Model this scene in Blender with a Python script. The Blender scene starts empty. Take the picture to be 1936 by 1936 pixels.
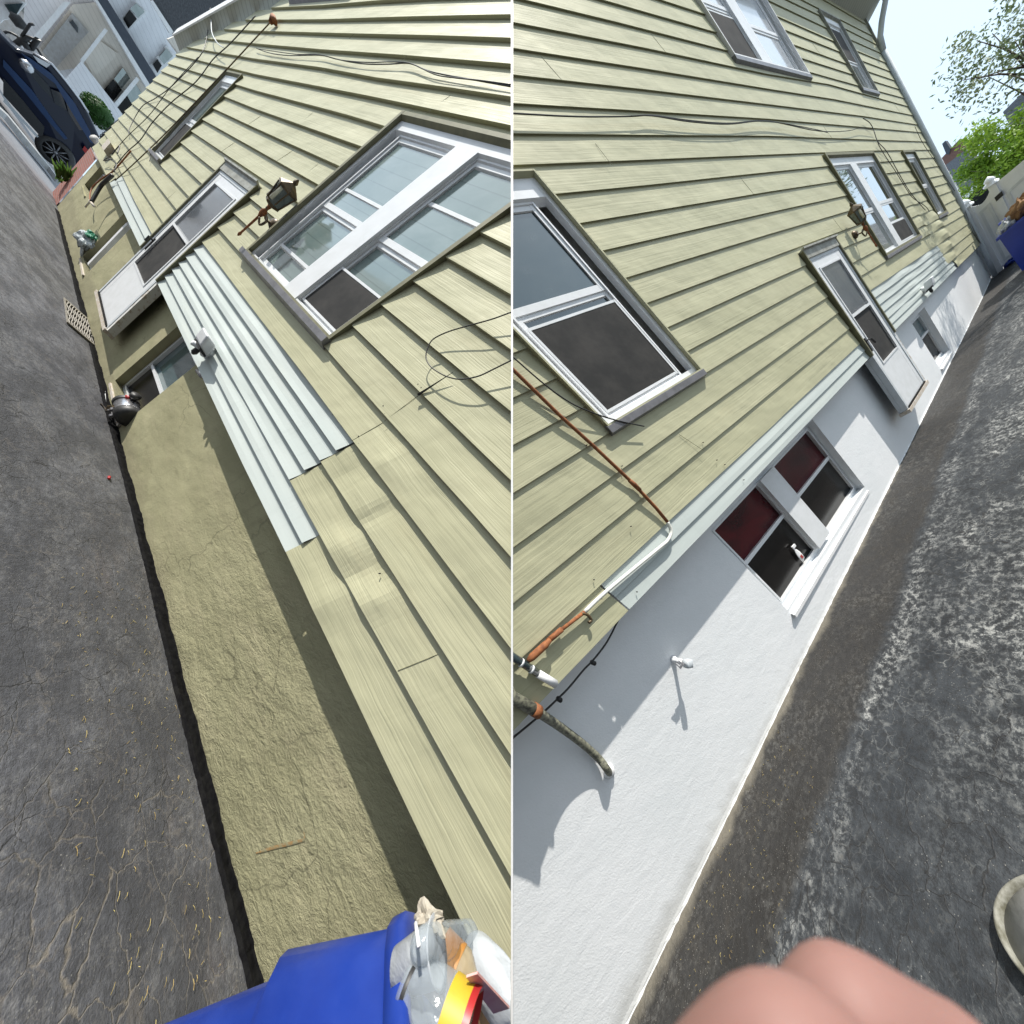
import bpy, bmesh, math, random
from mathutils import Vector, Matrix
random.seed(7)
S = bpy.context.scene
COL = S.collection
# ---------------------------------------------------------------- camera
FPX = 620.0
cd = bpy.data.cameras.new('camera'); cam = bpy.data.objects.new('camera', cd); COL.objects.link(cam)
CAMH = 1.6
cam.location = (0, 0, CAMH); cam.rotation_euler = (math.radians(90), 0, 0)
cd.sensor_width = 36; cd.sensor_fit = 'HORIZONTAL'; cd.lens = 36 * FPX / 1936
cd.clip_start = .01; cd.clip_end = 500
cd.dof.use_dof = True; cd.dof.focus_distance = 1.6; cd.dof.aperture_fstop = 6.0
S.camera = cam
# ---------------------------------------------------------------- light
SUN = Vector((0, -.15, .985)).normalized()          # towards the sun
W = bpy.data.worlds.new('World'); S.world = W; W.use_nodes = True
nt = W.node_tree; bg = nt.nodes['Background']
sky = nt.nodes.new('ShaderNodeTexSky'); sky.sky_type = 'NISHITA'; sky.sun_disc = False
sky.sun_elevation = math.asin(SUN.z); sky.sun_rotation = math.atan2(SUN.x, SUN.y)
sky.air_density = 1.0; sky.dust_density = 5.0; sky.ozone_density = 1.0
hz = nt.nodes.new('ShaderNodeMix'); hz.data_type = 'RGBA'; hz.inputs[0].default_value = .70; hz.inputs[7].default_value = (6.6, 8.3, 9.7, 1)   # thin bright overcast
nt.links.new(sky.outputs[0], hz.inputs[6]); nt.links.new(hz.outputs[2], bg.inputs[0]); bg.inputs[1].default_value = .13
sd = bpy.data.lights.new('sun', 'SUN'); sd.energy = 5.0; sd.angle = math.radians(.5); sd.color = (1, .95, .87)
so = bpy.data.objects.new('sun', sd); COL.objects.link(so); so.location = (0, -4, 12)
so.rotation_euler = SUN.to_track_quat('Z', 'Y').to_euler()
S.view_settings.view_transform = 'Standard'; S.view_settings.look = 'None'
S.view_settings.exposure = .36; S.view_settings.gamma = 1
S.cycles.max_bounces = 8; S.cycles.use_denoising = True

# ---------------------------------------------------------------- frames: u along the wall, v up it, w out of it
class Frame:
    def __init__(s, A, B, O, Z, g0, g1, side):
        cv = lambda p: Vector((p[0], p[2], -p[1]))
        s.A, s.B, s.O, s.Z = cv(A), cv(B), cv(O) + Vector((0, 0, CAMH)), cv(Z)
        s.g0, s.g1, s.side = g0, g1, side
        s.M = Matrix((s.A, s.B, s.Z)).transposed(); s.Mi = s.M.inverted()
        s.N = s.A.cross(s.B).normalized()
        if s.N.dot(s.Z) < 0: s.N = -s.N
    def P(s, u, v, w=0.0): return s.O + s.A * u + s.B * v + s.Z * w
    def g(s, u): return s.g0 + s.g1 * u
    def G(s, u, w, h=0.0): return s.P(u, s.g(u) + h, w)
    def loc(s, p): return s.Mi @ (p - s.O)
    def at(s, px, py, w=None, u=None, v=None, gnd=False):
        d = Vector(((px - 968) / FPX, 1, -(py - 968) / FPX)); o = Vector((0, 0, CAMH))
        dl = s.Mi @ d; ol = s.Mi @ (o - s.O)
        if gnd: t = (s.g0 + s.g1 * ol.x - ol.y) / (dl.y - s.g1 * dl.x)
        elif w is not None: t = (w - ol.z) / dl.z
        elif u is not None: t = (u - ol.x) / dl.x
        else: t = (v - ol.y) / dl.y
        return ol + dl * t
L = Frame([-0.62944, -0.64377, 0.43516], [0.87514, -0.42529, -0.23078], [-0.53141, 0.68788, 1.16267], [0.32598, -0.26897, -0.90631], -1.02, -.043, -1)
R = Frame([0.75163, -0.49215, 0.43914], [-0.741, -0.6347, -0.21924], [0.3049, 0.6317, 1.44421], [-0.17872, -0.23573, -0.95524], -1.43, .036, 1)
def zfL(u): return -.19 + .10 * min(max((u - 1) / 9, 0), 1)
def zfR(u): return -.22 + .13 * min(max((u - 1) / 10, 0), 1)

# ---------------------------------------------------------------- mesh helper
class MB:
    def __init__(s, fr=None): s.v = []; s.l = []; s.f = []; s.fr = fr; s.sm = False
    def vert(s, p, loc=None):
        s.v.append(Vector(p)); s.l.append(tuple(loc) if loc is not None else tuple(s.fr.loc(Vector(p)) if s.fr else p)); return len(s.v) - 1
    def uvw(s, u, v, w): return s.vert(s.fr.P(u, v, w), (u, v, w))
    def face(s, *i): s.f.append(tuple(i))
    def hexa(s, P):                     # 8 points: bottom ring 0-3, top ring 4-7
        i = [s.vert(p) for p in P]
        for q in ((3, 2, 1, 0), (4, 5, 6, 7), (0, 1, 5, 4), (1, 2, 6, 5), (2, 3, 7, 6), (3, 0, 4, 7)): s.face(*[i[k] for k in q])
    def box(s, u0, u1, v0, v1, w0, w1):
        P = s.fr.P; s.hexa([P(u0, v0, w0), P(u1, v0, w0), P(u1, v0, w1), P(u0, v0, w1), P(u0, v1, w0), P(u1, v1, w0), P(u1, v1, w1), P(u0, v1, w1)])
    def frame(s, u0, u1, v0, v1, t, w0, w1, tt=None, tb=None):
        tt = t if tt is None else tt; tb = t if tb is None else tb
        s.box(u0, u0 + t, v0, v1, w0, w1); s.box(u1 - t, u1, v0, v1, w0, w1)
        s.box(u0 + t, u1 - t, v0, v0 + tb, w0, w1 - .001); s.box(u0 + t, u1 - t, v1 - tt, v1, w0, w1 - .001)
    def prism(s, pts, ext):             # convex-ish polygon of world points extruded by a vector
        n = len(pts); a = [s.vert(p) for p in pts]; b = [s.vert(Vector(p) + ext) for p in pts]
        s.face(*a[::-1]); s.face(*b)
        for i in range(n): j = (i + 1) % n; s.face(a[i], a[j], b[j], b[i])
    def tube(s, pts, r, n=8, cap=True):
        pts = [Vector(p) for p in pts]; rr = r if hasattr(r, '__len__') else [r] * len(pts)
        rings = []; up = None
        for i, p in enumerate(pts):
            t = (pts[min(i + 1, len(pts) - 1)] - pts[max(i - 1, 0)]).normalized()
            if up is None: up = t.orthogonal().normalized()
            up = (up - t * up.dot(t)).normalized(); sd = t.cross(up)
            rings.append([s.vert(p + (up * math.cos(a) + sd * math.sin(a)) * rr[i]) for a in [2 * math.pi * k / n for k in range(n)]])
        for a, b in zip(rings, rings[1:]):
            for k in range(n): s.face(a[k], a[(k + 1) % n], b[(k + 1) % n], b[k])
        if cap: s.face(*rings[0][::-1]); s.face(*rings[-1])
        s.sm = True
    def lathe(s, o, ax, prof, n=20, ref=None, sq=1.0, cap=True):   # prof: (radius, height)
        ax = Vector(ax).normalized(); e = (ref - ax * ref.dot(ax)).normalized() if ref is not None else ax.orthogonal().normalized(); g = ax.cross(e)
        rings = [[s.vert(Vector(o) + ax * h + (e * math.cos(a) + g * math.sin(a) * sq) * r) for a in [2 * math.pi * k / n for k in range(n)]] for r, h in prof]
        for a, b in zip(rings, rings[1:]):
            for k in range(n): s.face(a[k], a[(k + 1) % n], b[(k + 1) % n], b[k])
        if cap: s.face(*rings[0][::-1]); s.face(*rings[-1])
        s.sm = True
    def build(s, name, mat, parent=None, clip=False, smooth=None, origin=None):
        me = bpy.data.meshes.new(name)
        o = Vector(origin) if origin is not None else (Vector(parent['_o']) if parent is not None else (s.v[0].copy() if s.v else Vector()))
        me.from_pydata([p - o for p in s.v], [], s.f)
        at = me.attributes.new('loc', 'FLOAT_VECTOR', 'POINT'); at.data.foreach_set('vector', [c for l in s.l for c in l])
        bm = bmesh.new(); bm.from_mesh(me)
        if clip:
            sg = s.fr.side if s.fr else clip
            bmesh.ops.bisect_plane(bm, geom=bm.verts[:] + bm.edges[:] + bm.faces[:], plane_co=Vector((sg * .0025, 0, 0)) - o, plane_no=(sg, 0, 0), clear_inner=True)
        bmesh.ops.recalc_face_normals(bm, faces=bm.faces[:])
        bm.to_mesh(me); bm.free()
        if (s.sm if smooth is None else smooth): me.polygons.foreach_set('use_smooth', [True] * len(me.polygons))
        me.materials.append(mat)
        ob = bpy.data.objects.new(name, me); COL.objects.link(ob)
        if parent is None: ob.location = o
        else: ob.parent = parent; ob.location = o - Vector(parent['_o'])
        ob['_o'] = tuple(o)
        return ob
def tag(o, label, cat, group=None, kind=None):
    if label: o['label'] = label
    if cat: o['category'] = cat
    if group: o['group'] = group
    if kind: o['kind'] = kind
    return o
def thing(name, p, label, cat, group=None):
    o = bpy.data.objects.new(name, None); COL.objects.link(o); o.location = p; o['_o'] = tuple(p); o.empty_display_size = .1
    return tag(o, label, cat, group)

# ---------------------------------------------------------------- materials
def new_mat(name, col=(.5, .5, .5), rough=.6, metal=0.0, spec=.5):
    m = bpy.data.materials.new(name); m.use_nodes = True; b = m.node_tree.nodes['Principled BSDF']
    b.inputs['Base Color'].default_value = (*col, 1); b.inputs['Roughness'].default_value = rough
    b.inputs['Metallic'].default_value = metal; b.inputs['Specular IOR Level'].default_value = spec
    return m, m.node_tree, b
class NB:
    """small node builder working in the surface's own (u, v, w) metres"""
    def __init__(s, t): s.t = t; s.n = t.nodes; s.a = s.n.new('ShaderNodeAttribute'); s.a.attribute_name = 'loc'; s.vec = s.a.outputs['Vector']
    def ln(s, a, b): s.t.links.new(a, b)
    def put(s, sock, v):
        if isinstance(v, (int, float)): sock.default_value = v
        elif isinstance(v, tuple): sock.default_value = v if len(v) == len(sock.default_value) else (*v, 1)
        else: s.ln(v, sock)
    def math(s, op, a, b=0.0, c=None):
        n = s.n.new('ShaderNodeMath'); n.operation = op; s.put(n.inputs[0], a); s.put(n.inputs[1], b)
        if c is not None: s.put(n.inputs[2], c)
        return n.outputs[0]
    def scale(s, sx, sy, sz, off=(0, 0, 0), vec=None):
        n = s.n.new('ShaderNodeMapping'); n.inputs['Scale'].default_value = (sx, sy, sz); n.inputs['Location'].default_value = off; s.ln(vec or s.vec, n.inputs[0]); return n.outputs[0]
    def noise(s, vec, sc=1.0, det=4, rough=.55, dist=0.0):
        n = s.n.new('ShaderNodeTexNoise'); s.ln(vec, n.inputs['Vector']); n.inputs['Scale'].default_value = sc; n.inputs['Detail'].default_value = det; n.inputs['Roughness'].default_value = rough; n.inputs['Distortion'].default_value = dist; return n.outputs['Fac']
    def vor(s, vec, sc=1.0, feat='DISTANCE_TO_EDGE'):
        n = s.n.new('ShaderNodeTexVoronoi'); n.feature = feat; s.ln(vec, n.inputs['Vector']); n.inputs['Scale'].default_value = sc; return n.outputs['Distance']
    def ramp(s, fac, lo, hi, a=0.0, b=1.0):
        n = s.n.new('ShaderNodeMapRange'); s.put(n.inputs[0], fac); n.inputs[1].default_value = lo; n.inputs[2].default_value = hi; n.inputs[3].default_value = a; n.inputs[4].default_value = b; return n.outputs[0]
    def mix(s, f, a, b):
        n = s.n.new('ShaderNodeMix'); n.data_type = 'RGBA'; s.put(n.inputs[0], f); s.put(n.inputs[6], a); s.put(n.inputs[7], b); return n.outputs[2]
    def sep(s):
        n = s.n.new('ShaderNodeSeparateXYZ'); s.ln(s.vec, n.inputs[0]); return n.outputs
    def warp(s, vec, amt, sc):
        n = s.n.new('ShaderNodeTexNoise'); s.ln(vec, n.inputs['Vector']); n.inputs['Scale'].default_value = sc; n.inputs['Detail'].default_value = 4
        m = s.n.new('ShaderNodeVectorMath'); m.operation = 'MULTIPLY_ADD'; s.ln(n.outputs['Color'], m.inputs[0]); m.inputs[1].default_value = (amt,) * 3; s.ln(vec, m.inputs[2]); return m.outputs[0]
    def bump(s, h, dist, strength=1.0, prev=None):
        n = s.n.new('ShaderNodeBump'); n.inputs['Distance'].default_value = dist; n.inputs['Strength'].default_value = strength; s.ln(h, n.inputs['Height'])
        if prev is not None: s.ln(prev, n.inputs['Normal'])
        return n.outputs[0]
def siding_mat(name, c1, c2, stain, grain=1.0):
    m, t, b = new_mat(name, c1, .55, spec=.35); k = NB(t)
    w = k.warp(k.scale(1, 1, 1), .035, 2.6)
    gr = k.noise(k.scale(1.6, 95, 1, vec=w), 1.0, 4, .6)
    gr2 = k.noise(k.scale(.7, 48, 1, vec=w), 1.0, 3, .6, .3)
    blot = k.noise(k.scale(.9, 3.5, 1), 1.0, 5, .6)
    st = k.noise(k.scale(1.1, 7, 1, (5, 3, 0)), 1.0, 6, .7)
    c = k.mix(k.ramp(blot, .3, .7), c1, c2)
    c = k.mix(k.ramp(st, .56, .82, 0, .40), c, stain)
    c = k.mix(k.ramp(gr, .36, .50, .15 * min(grain, 1), 0), c, tuple(x * .70 for x in c1))
    dr_ = k.noise(k.scale(11, .55, 1, (4, 4, 0)), 1.0, 5, .65); c = k.mix(k.ramp(dr_, .55, .75, 0, .22), c, tuple(x * .62 for x in c1))
    sp = k.noise(k.scale(60, 60, 1), 1.0, 2, .5)
    c = k.mix(k.ramp(sp, .70, .78, 0, .22), c, tuple(x * .5 for x in c1))
    k.ln(c, b.inputs['Base Color'])
    wav = k.noise(k.scale(1.6, 2.2, 1, (1, 7, 0)), 1.0, 3, .5)
    bp = k.bump(wav, .05 * grain, .55)
    bp = k.bump(gr2, .003, .55 * grain, bp); bp = k.bump(gr, .0024, .6 * grain, bp); k.ln(bp, b.inputs['Normal'])
    return m
M = {}
M['green'] = siding_mat('sage_siding', (.405, .40, .262), (.455, .445, .30), (.40, .355, .22))
M['mint'] = siding_mat('white_aluminium_siding', (.44, .49, .475), (.50, .545, .525), (.55, .57, .50), .12)
def stucco(name, c1, c2, c3, rough_amt, cracks):
    m, t, b = new_mat(name, c1, .85, spec=.25); k = NB(t)
    w = k.warp(k.scale(1, 1, 1), .05, 4)
    n1 = k.noise(k.scale(1.3, 2.2, 1), 1.0, 6, .62); n2 = k.noise(k.scale(6, 9, 1, (3, 1, 0)), 1.0, 6, .7)
    c = k.mix(k.ramp(n1, .32, .68), c1, c2); c = k.mix(k.ramp(n2, .56, .80, 0, .6), c, c3)
    x = k.sep()
    zone = k.ramp(k.math('ADD', x[0], k.math('MULTIPLY', k.noise(k.scale(2, 3, 1), 1.0, 4), .9)), 2.1, .9, .0, 1)      # rougher parge nearer the back
    lump = k.noise(k.scale(26, 34, 1, vec=w), 1.0, 6, .72, .6)
    lump2 = k.noise(k.scale(7, 11, 1), 1.0, 4, .6, .5)
    if cracks:
        e = k.vor(k.warp(k.scale(.8, 1.1, 1), .5, 2.5), 1.3); ck = k.ramp(e, 0, .008, 1, 0)
        ck = k.math('MULTIPLY', ck, k.ramp(k.noise(k.scale(1.1, 1.1, 1, (9, 2, 0)), 1.0, 3), .5, .6))
        c = k.mix(k.math('MULTIPLY', ck, .6), c, tuple(q * .35 for q in c1))
        st2 = k.noise(k.scale(2.2, 5, 1, (8, 8, 0)), 1.0, 7, .72); c = k.mix(k.ramp(st2, .50, .72, 0, .38), c, (.40, .36, .24)); st3 = k.noise(k.scale(13, 1.6, 1, (1, 8, 0)), 1.0, 5, .7); c = k.mix(k.ramp(st3, .56, .75, 0, .35), c, (.17, .16, .10))
        pe = k.noise(k.scale(3, 5, 1, (2, 8, 0)), 1.0, 5, .6); c = k.mix(k.ramp(pe, .74, .755, 0, .7), c, (.42, .37, .31))
        rl = k.math('SUBTRACT', k.sep()[1], k.math('MULTIPLY', k.noise(k.scale(5, 1, 1), 1.0, 4), .35))
        c = k.mix(k.ramp(rl, -1.12, -1.22, 0, .35), c, (.20, .18, .12))
        amp = k.math('MULTIPLY_ADD', zone, 1.0, .22)
        h = k.math('MULTIPLY', k.math('ADD', lump, k.math('MULTIPLY', lump2, 1.6)), amp)
        bp = k.bump(h, .0085 * rough_amt, .9); bp = k.bump(k.noise(k.scale(75, 60, 1), 1.0, 5, .7), .0022, .8, bp); bp = k.bump(k.noise(k.scale(1.7, 2.3, 1), 1.0, 3, .5), .05, .5, bp)
    else:
        rl = k.math('SUBTRACT', k.sep()[1], k.math('MULTIPLY', k.noise(k.scale(6, 1, 1), 1.0, 5, .7), .22)); c = k.mix(k.ramp(rl, -1.44, -1.52, 0, .5), c, (.42, .42, .40))
        h = k.math('ADD', k.math('MULTIPLY', lump, .45), k.math('MULTIPLY', lump2, 1.0))
        bp = k.bump(h, .0050 * rough_amt, .6)
        fine = k.noise(k.scale(110, 90, 1), 1.0, 3, .6); bp = k.bump(fine, .0016, .6, bp)
    k.ln(c, b.inputs['Base Color']); k.ln(bp, b.inputs['Normal'])
    return m
M['olive'] = stucco('olive_stucco', (.26, .25, .15), (.36, .345, .215), (.185, .175, .105), 1.0, True)
M['white_st'] = stucco('white_painted_stucco', (.70, .725, .74), (.76, .775, .79), (.66, .685, .70), .8, False)
def asphalt(name, kind):
    m, t, b = new_mat(name, (.08, .08, .085), .8, spec=.4); k = NB(t); x = k.sep()
    U, Wd = x[0], x[2]
    P2 = k.scale(1, 0, 1)
    wide = k.noise(k.scale(.8, 0, 1.6, vec=P2), 1.0, 5, .6)
    med = k.noise(k.scale(5, 0, 7, vec=P2), 1.0, 6, .72, .4)
    fine = k.noise(k.scale(60, 0, 60, vec=P2), 1.0, 4, .7)
    grit = k.noise(k.scale(170, 0, 170, vec=P2), 1.0, 2, .6)
    wv = k.warp(k.warp(P2, .24, 3.5), .035, 26)
    e1 = k.vor(k.scale(4.2, 0, 5.0, vec=wv), 1.0); e2 = k.vor(k.scale(9, 0, 12, vec=wv), 1.0)
    ck = k.ramp(e1, .0, .012, 1, 0); ck = k.math('MULTIPLY', ck, k.ramp(k.noise(k.scale(1.7, 0, 2.4, (2, 0, 5)), 1.0, 4), .40, .50)); ck = k.math('MULTIPLY', ck, k.ramp(k.noise(k.scale(16, 0, 16, (3, 0, 3)), 1.0, 4, .7), .30, .46))
    net = k.math('MULTIPLY', k.ramp(k.vor(k.scale(17, 0, 21, vec=k.warp(k.warp(P2, .16, 6), .03, 40)), 1.0), .0, .055, 1, 0), k.ramp(k.noise(k.scale(5, 0, 6, (5, 0, 2)), 1.0, 5, .7), .48, .58))
    mot = k.noise(k.scale(22, 0, 26, vec=P2), 1.0, 8, .78)
    ck2 = k.math('MULTIPLY', k.ramp(e2, .0, .03, 1, 0), k.ramp(k.noise(k.scale(1.4, 0, 2.2, (4, 0, 9)), 1.0, 4), .50, .62))
    scuff = k.vor(k.scale(60, 0, 60, vec=k.warp(P2, .09, 18)), 1.0)
    sc = k.math('MULTIPLY', k.ramp(scuff, .02, .13, 1, 0), k.ramp(med, .45, .66))
    if kind == 'L':
        c = k.mix(k.ramp(wide, .3, .7), (.085, .088, .099), (.155, .160, .182))
        c = k.mix(k.ramp(med, .40, .66, 0, .75), c, (.070, .071, .079))
        c = k.mix(k.math('MULTIPLY', sc, .5), c, (.26, .25, .23))
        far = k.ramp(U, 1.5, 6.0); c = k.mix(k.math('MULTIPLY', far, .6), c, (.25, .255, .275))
        c = k.mix(k.math('MULTIPLY', k.ramp(k.noise(k.scale(1.1, 0, 3, (7, 0, 1)), 1.0, 5, .7), .56, .72), .3), c, (.20, .14, .11))
        lowf = k.noise(k.scale(2.6, 0, 3.6, (6, 0, 6)), 1.0, 6, .65); c = k.mix(k.ramp(lowf, .42, .58, .75, 0), c, (.055, .057, .066)); c = k.mix(k.ramp(mot, .50, .44, 0, .38), c, (.035, .036, .042)); c = k.mix(k.math('MULTIPLY', k.ramp(mot, .52, .60), k.ramp(lowf, .46, .62, .04, .62)), c, (.23, .23, .235)); c = k.mix(k.math('MULTIPLY', net, .42), c, (.23, .205, .18))
        c = k.mix(k.math('MULTIPLY', ck2, .75), c, (.03, .03, .032))
        near = k.ramp(U, .6, -.1, 0, 1)
        c = k.mix(k.math('MULTIPLY', k.math('MULTIPLY', ck, k.math('MULTIPLY', near, k.ramp(mot, .36, .50))), .85), c, (.25, .22, .18))
        c = k.mix(k.math('MULTIPLY', k.math('MULTIPLY', ck, k.ramp(U, -.1, .6)), .8), c, (.02, .02, .02))
        c = k.mix(k.math('MULTIPLY', k.ramp(x[2], -.125, -.155), .35), c, (.26, .22, .20))
        rg = .74
    else:
        wj = k.math('ADD', Wd, k.ramp(k.noise(k.scale(2.5, 0, 1, (3, 0, 0)), 1.0, 5, .7), .3, .7, -.05, .05))
        c = k.mix(k.ramp(wide, .35, .65), (.020, .019, .018), (.034, .032, .030))
        c = k.mix(k.ramp(med, .45, .7, 0, .5), c, (.045, .038, .028))
        lo2 = k.noise(k.scale(1.1, 0, 2.4, (1, 0, 6)), 1.0, 6, .68, .4)
        outer = k.ramp(wj, .30, .36)
        c2 = k.mix(k.ramp(med, .38, .6), (.018, .022, .027), (.045, .052, .060))
        c = k.mix(outer, c, c2)
        band = k.math('MULTIPLY', k.ramp(wj, .12, .17), k.ramp(wj, .33, .27)); band = k.math('MULTIPLY', band, k.ramp(U, .45, .0)); band = k.math('MULTIPLY', band, k.ramp(k.noise(k.scale(9, 0, 14), 1.0, 6, .75), .42, .52)); c = k.mix(k.ramp(mot, .50, .44, 0, .5), c, (.014, .013, .012)); c = k.mix(k.math('MULTIPLY', k.math('MULTIPLY', net, outer), .25), c, (.15, .16, .16)); c = k.mix(k.math('MULTIPLY', k.math('MULTIPLY', net, k.ramp(wj, .36, .28)), .7), c, (.012, .011, .010)); c = k.mix(k.math('MULTIPLY', k.ramp(mot, .58, .66), .35), c, (.13, .115, .09))
        c = k.mix(k.math('MULTIPLY', band, .85), c, (.016, .014, .012))
        str_ = k.math('MULTIPLY', k.ramp(wj, .34, .40), k.ramp(wj, .56, .44)); pal = k.math('MAXIMUM', str_, k.math('MULTIPLY', k.ramp(wj, .5, .7), k.ramp(U, .5, 1.3)))
        c = k.mix(k.math('MULTIPLY', k.math('MAXIMUM', k.math('MULTIPLY', k.ramp(mot, .49, .57), k.ramp(lo2, .44, .56)), k.math('MULTIPLY', net, .55)), k.math('MULTIPLY', k.ramp(med, .34, .52), k.math('MULTIPLY_ADD', pal, .85, .14))), c, (.38, .385, .37))
        c = k.mix(k.math('MULTIPLY', ck, .85), c, (.018, .017, .016))
        c = k.mix(k.math('MULTIPLY', k.math('MULTIPLY', ck2, .6), k.ramp(wj, .5, .3)), c, (.02, .018, .016))
        c = k.mix(k.math('MULTIPLY', k.ramp(grit, .68, .73), k.ramp(wj, .4, .3, 0, .8)), c, (.50, .45, .33))
        c = k.mix(k.math('MULTIPLY', k.ramp(wj, -.13, -.19), .5), c, (.30, .27, .21))
        rg = .7
    c = k.mix(k.ramp(fine, .35, .65, 0, .30), c, (.035, .035, .037))
    c = k.mix(k.ramp(grit, .64, .74, 0, .25), c, (.24, .24, .24))
    spk = k.vor(k.scale(75, 0, 75, vec=P2), 1.0, 'F1'); c = k.mix(k.math('MULTIPLY', k.ramp(spk, .16, .10), k.ramp(med, .48, .56, 0, .6)), c, (.36, .35, .32))
    k.ln(c, b.inputs['Base Color'])
    k.ln(k.ramp(med, .3, .7, rg - .12, rg + .15), b.inputs['Roughness'])
    bp = k.bump(k.noise(k.scale(14, 0, 18, vec=P2), 1.0, 6, .75), .0022, .6); bp = k.bump(fine, .0035, .9, bp)
    hh = k.math('MULTIPLY', k.math('MAXIMUM', ck, ck2), -1.0); bp = k.bump(hh, .0022, .6, bp); bp = k.bump(grit, .0015, .8, bp)
    k.ln(bp, b.inputs['Normal'])
    return m
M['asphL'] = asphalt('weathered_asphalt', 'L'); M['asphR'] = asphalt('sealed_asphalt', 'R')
def soft(name, c1, c2, rough=.6, sc=8.0, bumpd=0.0, metal=0.0, lo=.4, hi=.65, spec=.5, vec=None):
    m, t, b = new_mat(name, c1, rough, metal, spec); k = NB(t)
    n = k.noise(k.scale(sc, sc, sc), 1.0, 6, .65); c = k.mix(k.ramp(n, lo, hi), c1, c2); k.ln(c, b.inputs['Base Color'])
    if bumpd: k.ln(k.bump(n, bumpd, .7), b.inputs['Normal'])
    return m
M['vinyl'] = soft('white_vinyl', (.74, .76, .78), (.68, .70, .71), .38, 9)
M['vinyl_grey'] = soft('grey_white_vinyl', (.56, .60, .63), (.50, .53, .55), .42, 9)
M['alu'] = soft('grey_aluminium_sill', (.25, .25, .27), (.18, .18, .19), .45, 14, metal=.3)
M['olive_trim'] = soft('olive_trim', (.20, .195, .12), (.15, .145, .09), .6, 12)
M['greytrim'] = soft('weathered_grey_trim', (.36, .37, .34), (.22, .22, .19), .6, 10)
M['screen'] = soft('insect_screen', (.030, .030, .030), (.050, .048, .046), .75, 5, spec=.2)
M['dark'] = soft('dark_interior', (.012, .012, .012), (.02, .02, .02), .8, 5, spec=.1)
M['red_dark'] = soft('dark_red_cloth', (.055, .006, .008), (.03, .004, .005), .8, 6, spec=.1)
def glass(name, c1, c2, sc=4.0, coat=.6, stripes=0):
    m, t, b = new_mat(name, c1, .10, 0, .9); k = NB(t)
    n = k.noise(k.scale(sc, sc * 1.6, 1), 1.0, 4, .6, .6); c = k.mix(k.ramp(n, .38, .66), c1, c2)
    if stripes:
        s_ = k.math('FRACT', k.math('MULTIPLY', k.sep()[1], stripes)); c = k.mix(k.ramp(s_, .90, .97, 0, .45), c, tuple(x * .45 for x in c1))  # darker lines in the colour stand in for reflected clapboards
    k.ln(c, b.inputs['Base Color']); b.inputs['Coat Weight'].default_value = coat; b.inputs['Coat Roughness'].default_value = .03
    return m
M['glassL'] = glass('painted_reflection_glass', (.15, .21, .20), (.21, .27, .26), 2.0, .6, 9)  # pale teal and lines paint in the reflected siding opposite
M['glassD'] = glass('dark_glass', (.025, .045, .052), (.045, .065, .07), 3.0)
M['glassM'] = glass('leafy_glass', (.20, .23, .22), (.26, .29, .28), 3.0, 1.0)
_b = M['glassM'].node_tree.nodes['Principled BSDF']; _b.inputs['Metallic'].default_value = .75; _b.inputs['Roughness'].default_value = .04
M['glassR'] = glass('glass_over_red_curtain', (.085, .006, .010), (.030, .006, .008), 2.0, .0)
M['glassB'] = glass('black_glass', (.004, .004, .004), (.008, .007, .007), 3.0, .0)
for _m in ('glassR', 'glassB'): _q = M[_m].node_tree.nodes['Principled BSDF']; _q.inputs['Specular IOR Level'].default_value = .22; _q.inputs['Roughness'].default_value = .2
M['rust'] = soft('rusty_pipe', (.29, .105, .035), (.15, .05, .02), .8, 50, .001)
M['rustwhite'] = soft('peeling_white_pipe', (.66, .67, .62), (.30, .13, .06), .6, 22, .0005, lo=.62, hi=.68)
M['black'] = soft('black_rubber', (.018, .018, .019), (.03, .03, .03), .5, 30)
M['tar'] = soft('black_tar', (.005, .005, .006), (.012, .012, .012), .95, 30, .003, spec=.08)
M['brass'] = soft('tarnished_brass', (.06, .045, .03), (.17, .12, .06), .45, 30, .0008, metal=.4)
M['lampglass'] = soft('dirty_lamp_glass', (.17, .20, .19), (.10, .12, .11), .2, 20)
M['cream'] = soft('cream_candle', (.62, .60, .46), (.55, .52, .40), .5, 20)
M['blue'] = soft('blue_plastic', (.004, .026, .22), (.010, .040, .27), .38, 7, lo=.35, hi=.75)
_t = M['blue'].node_tree; _k = NB(_t); _b = _t.nodes['Principled BSDF']; _l = _b.inputs['Base Color'].links[0].from_socket
_s = _k.noise(_k.scale(55, 4, 30), 1.0, 6, .75); _k.ln(_k.mix(_k.ramp(_s, .62, .72, 0, .35), _l, (.10, .14, .26)), _b.inputs['Base Color']); _k.ln(_k.ramp(_k.noise(_k.scale(12, 12, 12), 1.0, 5), .3, .7, .28, .55), _b.inputs['Roughness'])
M['navy'] = soft('navy_plastic', (.008, .03, .26), (.01, .035, .30), .4, 5)
M['white'] = soft('white_paint', (.78, .79, .80), (.70, .70, .70), .5, 12)
M['carblue'], _t, _b = new_mat('navy_car_paint', (.001, .004, .018), .3, 0, .25); _b.inputs['Coat Weight'].default_value = .2
M['carglass'] = glass('tinted_car_glass', (.006, .009, .012), (.012, .018, .022), 2.0, 1.0)
M['chrome'] = soft('alloy', (.5, .5, .52), (.4, .4, .42), .25, 20, metal=.9)
M['skin'], _t, _b = new_mat('skin', (.50, .22, .19), .6, 0, .25); _k = NB(_t)
_n = _k.noise(_k.scale(90, 140, 90), 1.0, 6, .7); _k.ln(_k.mix(_k.ramp(_n, .35, .7), (.22, .115, .10), (.30, .175, .15)), _b.inputs['Base Color'])
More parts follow.
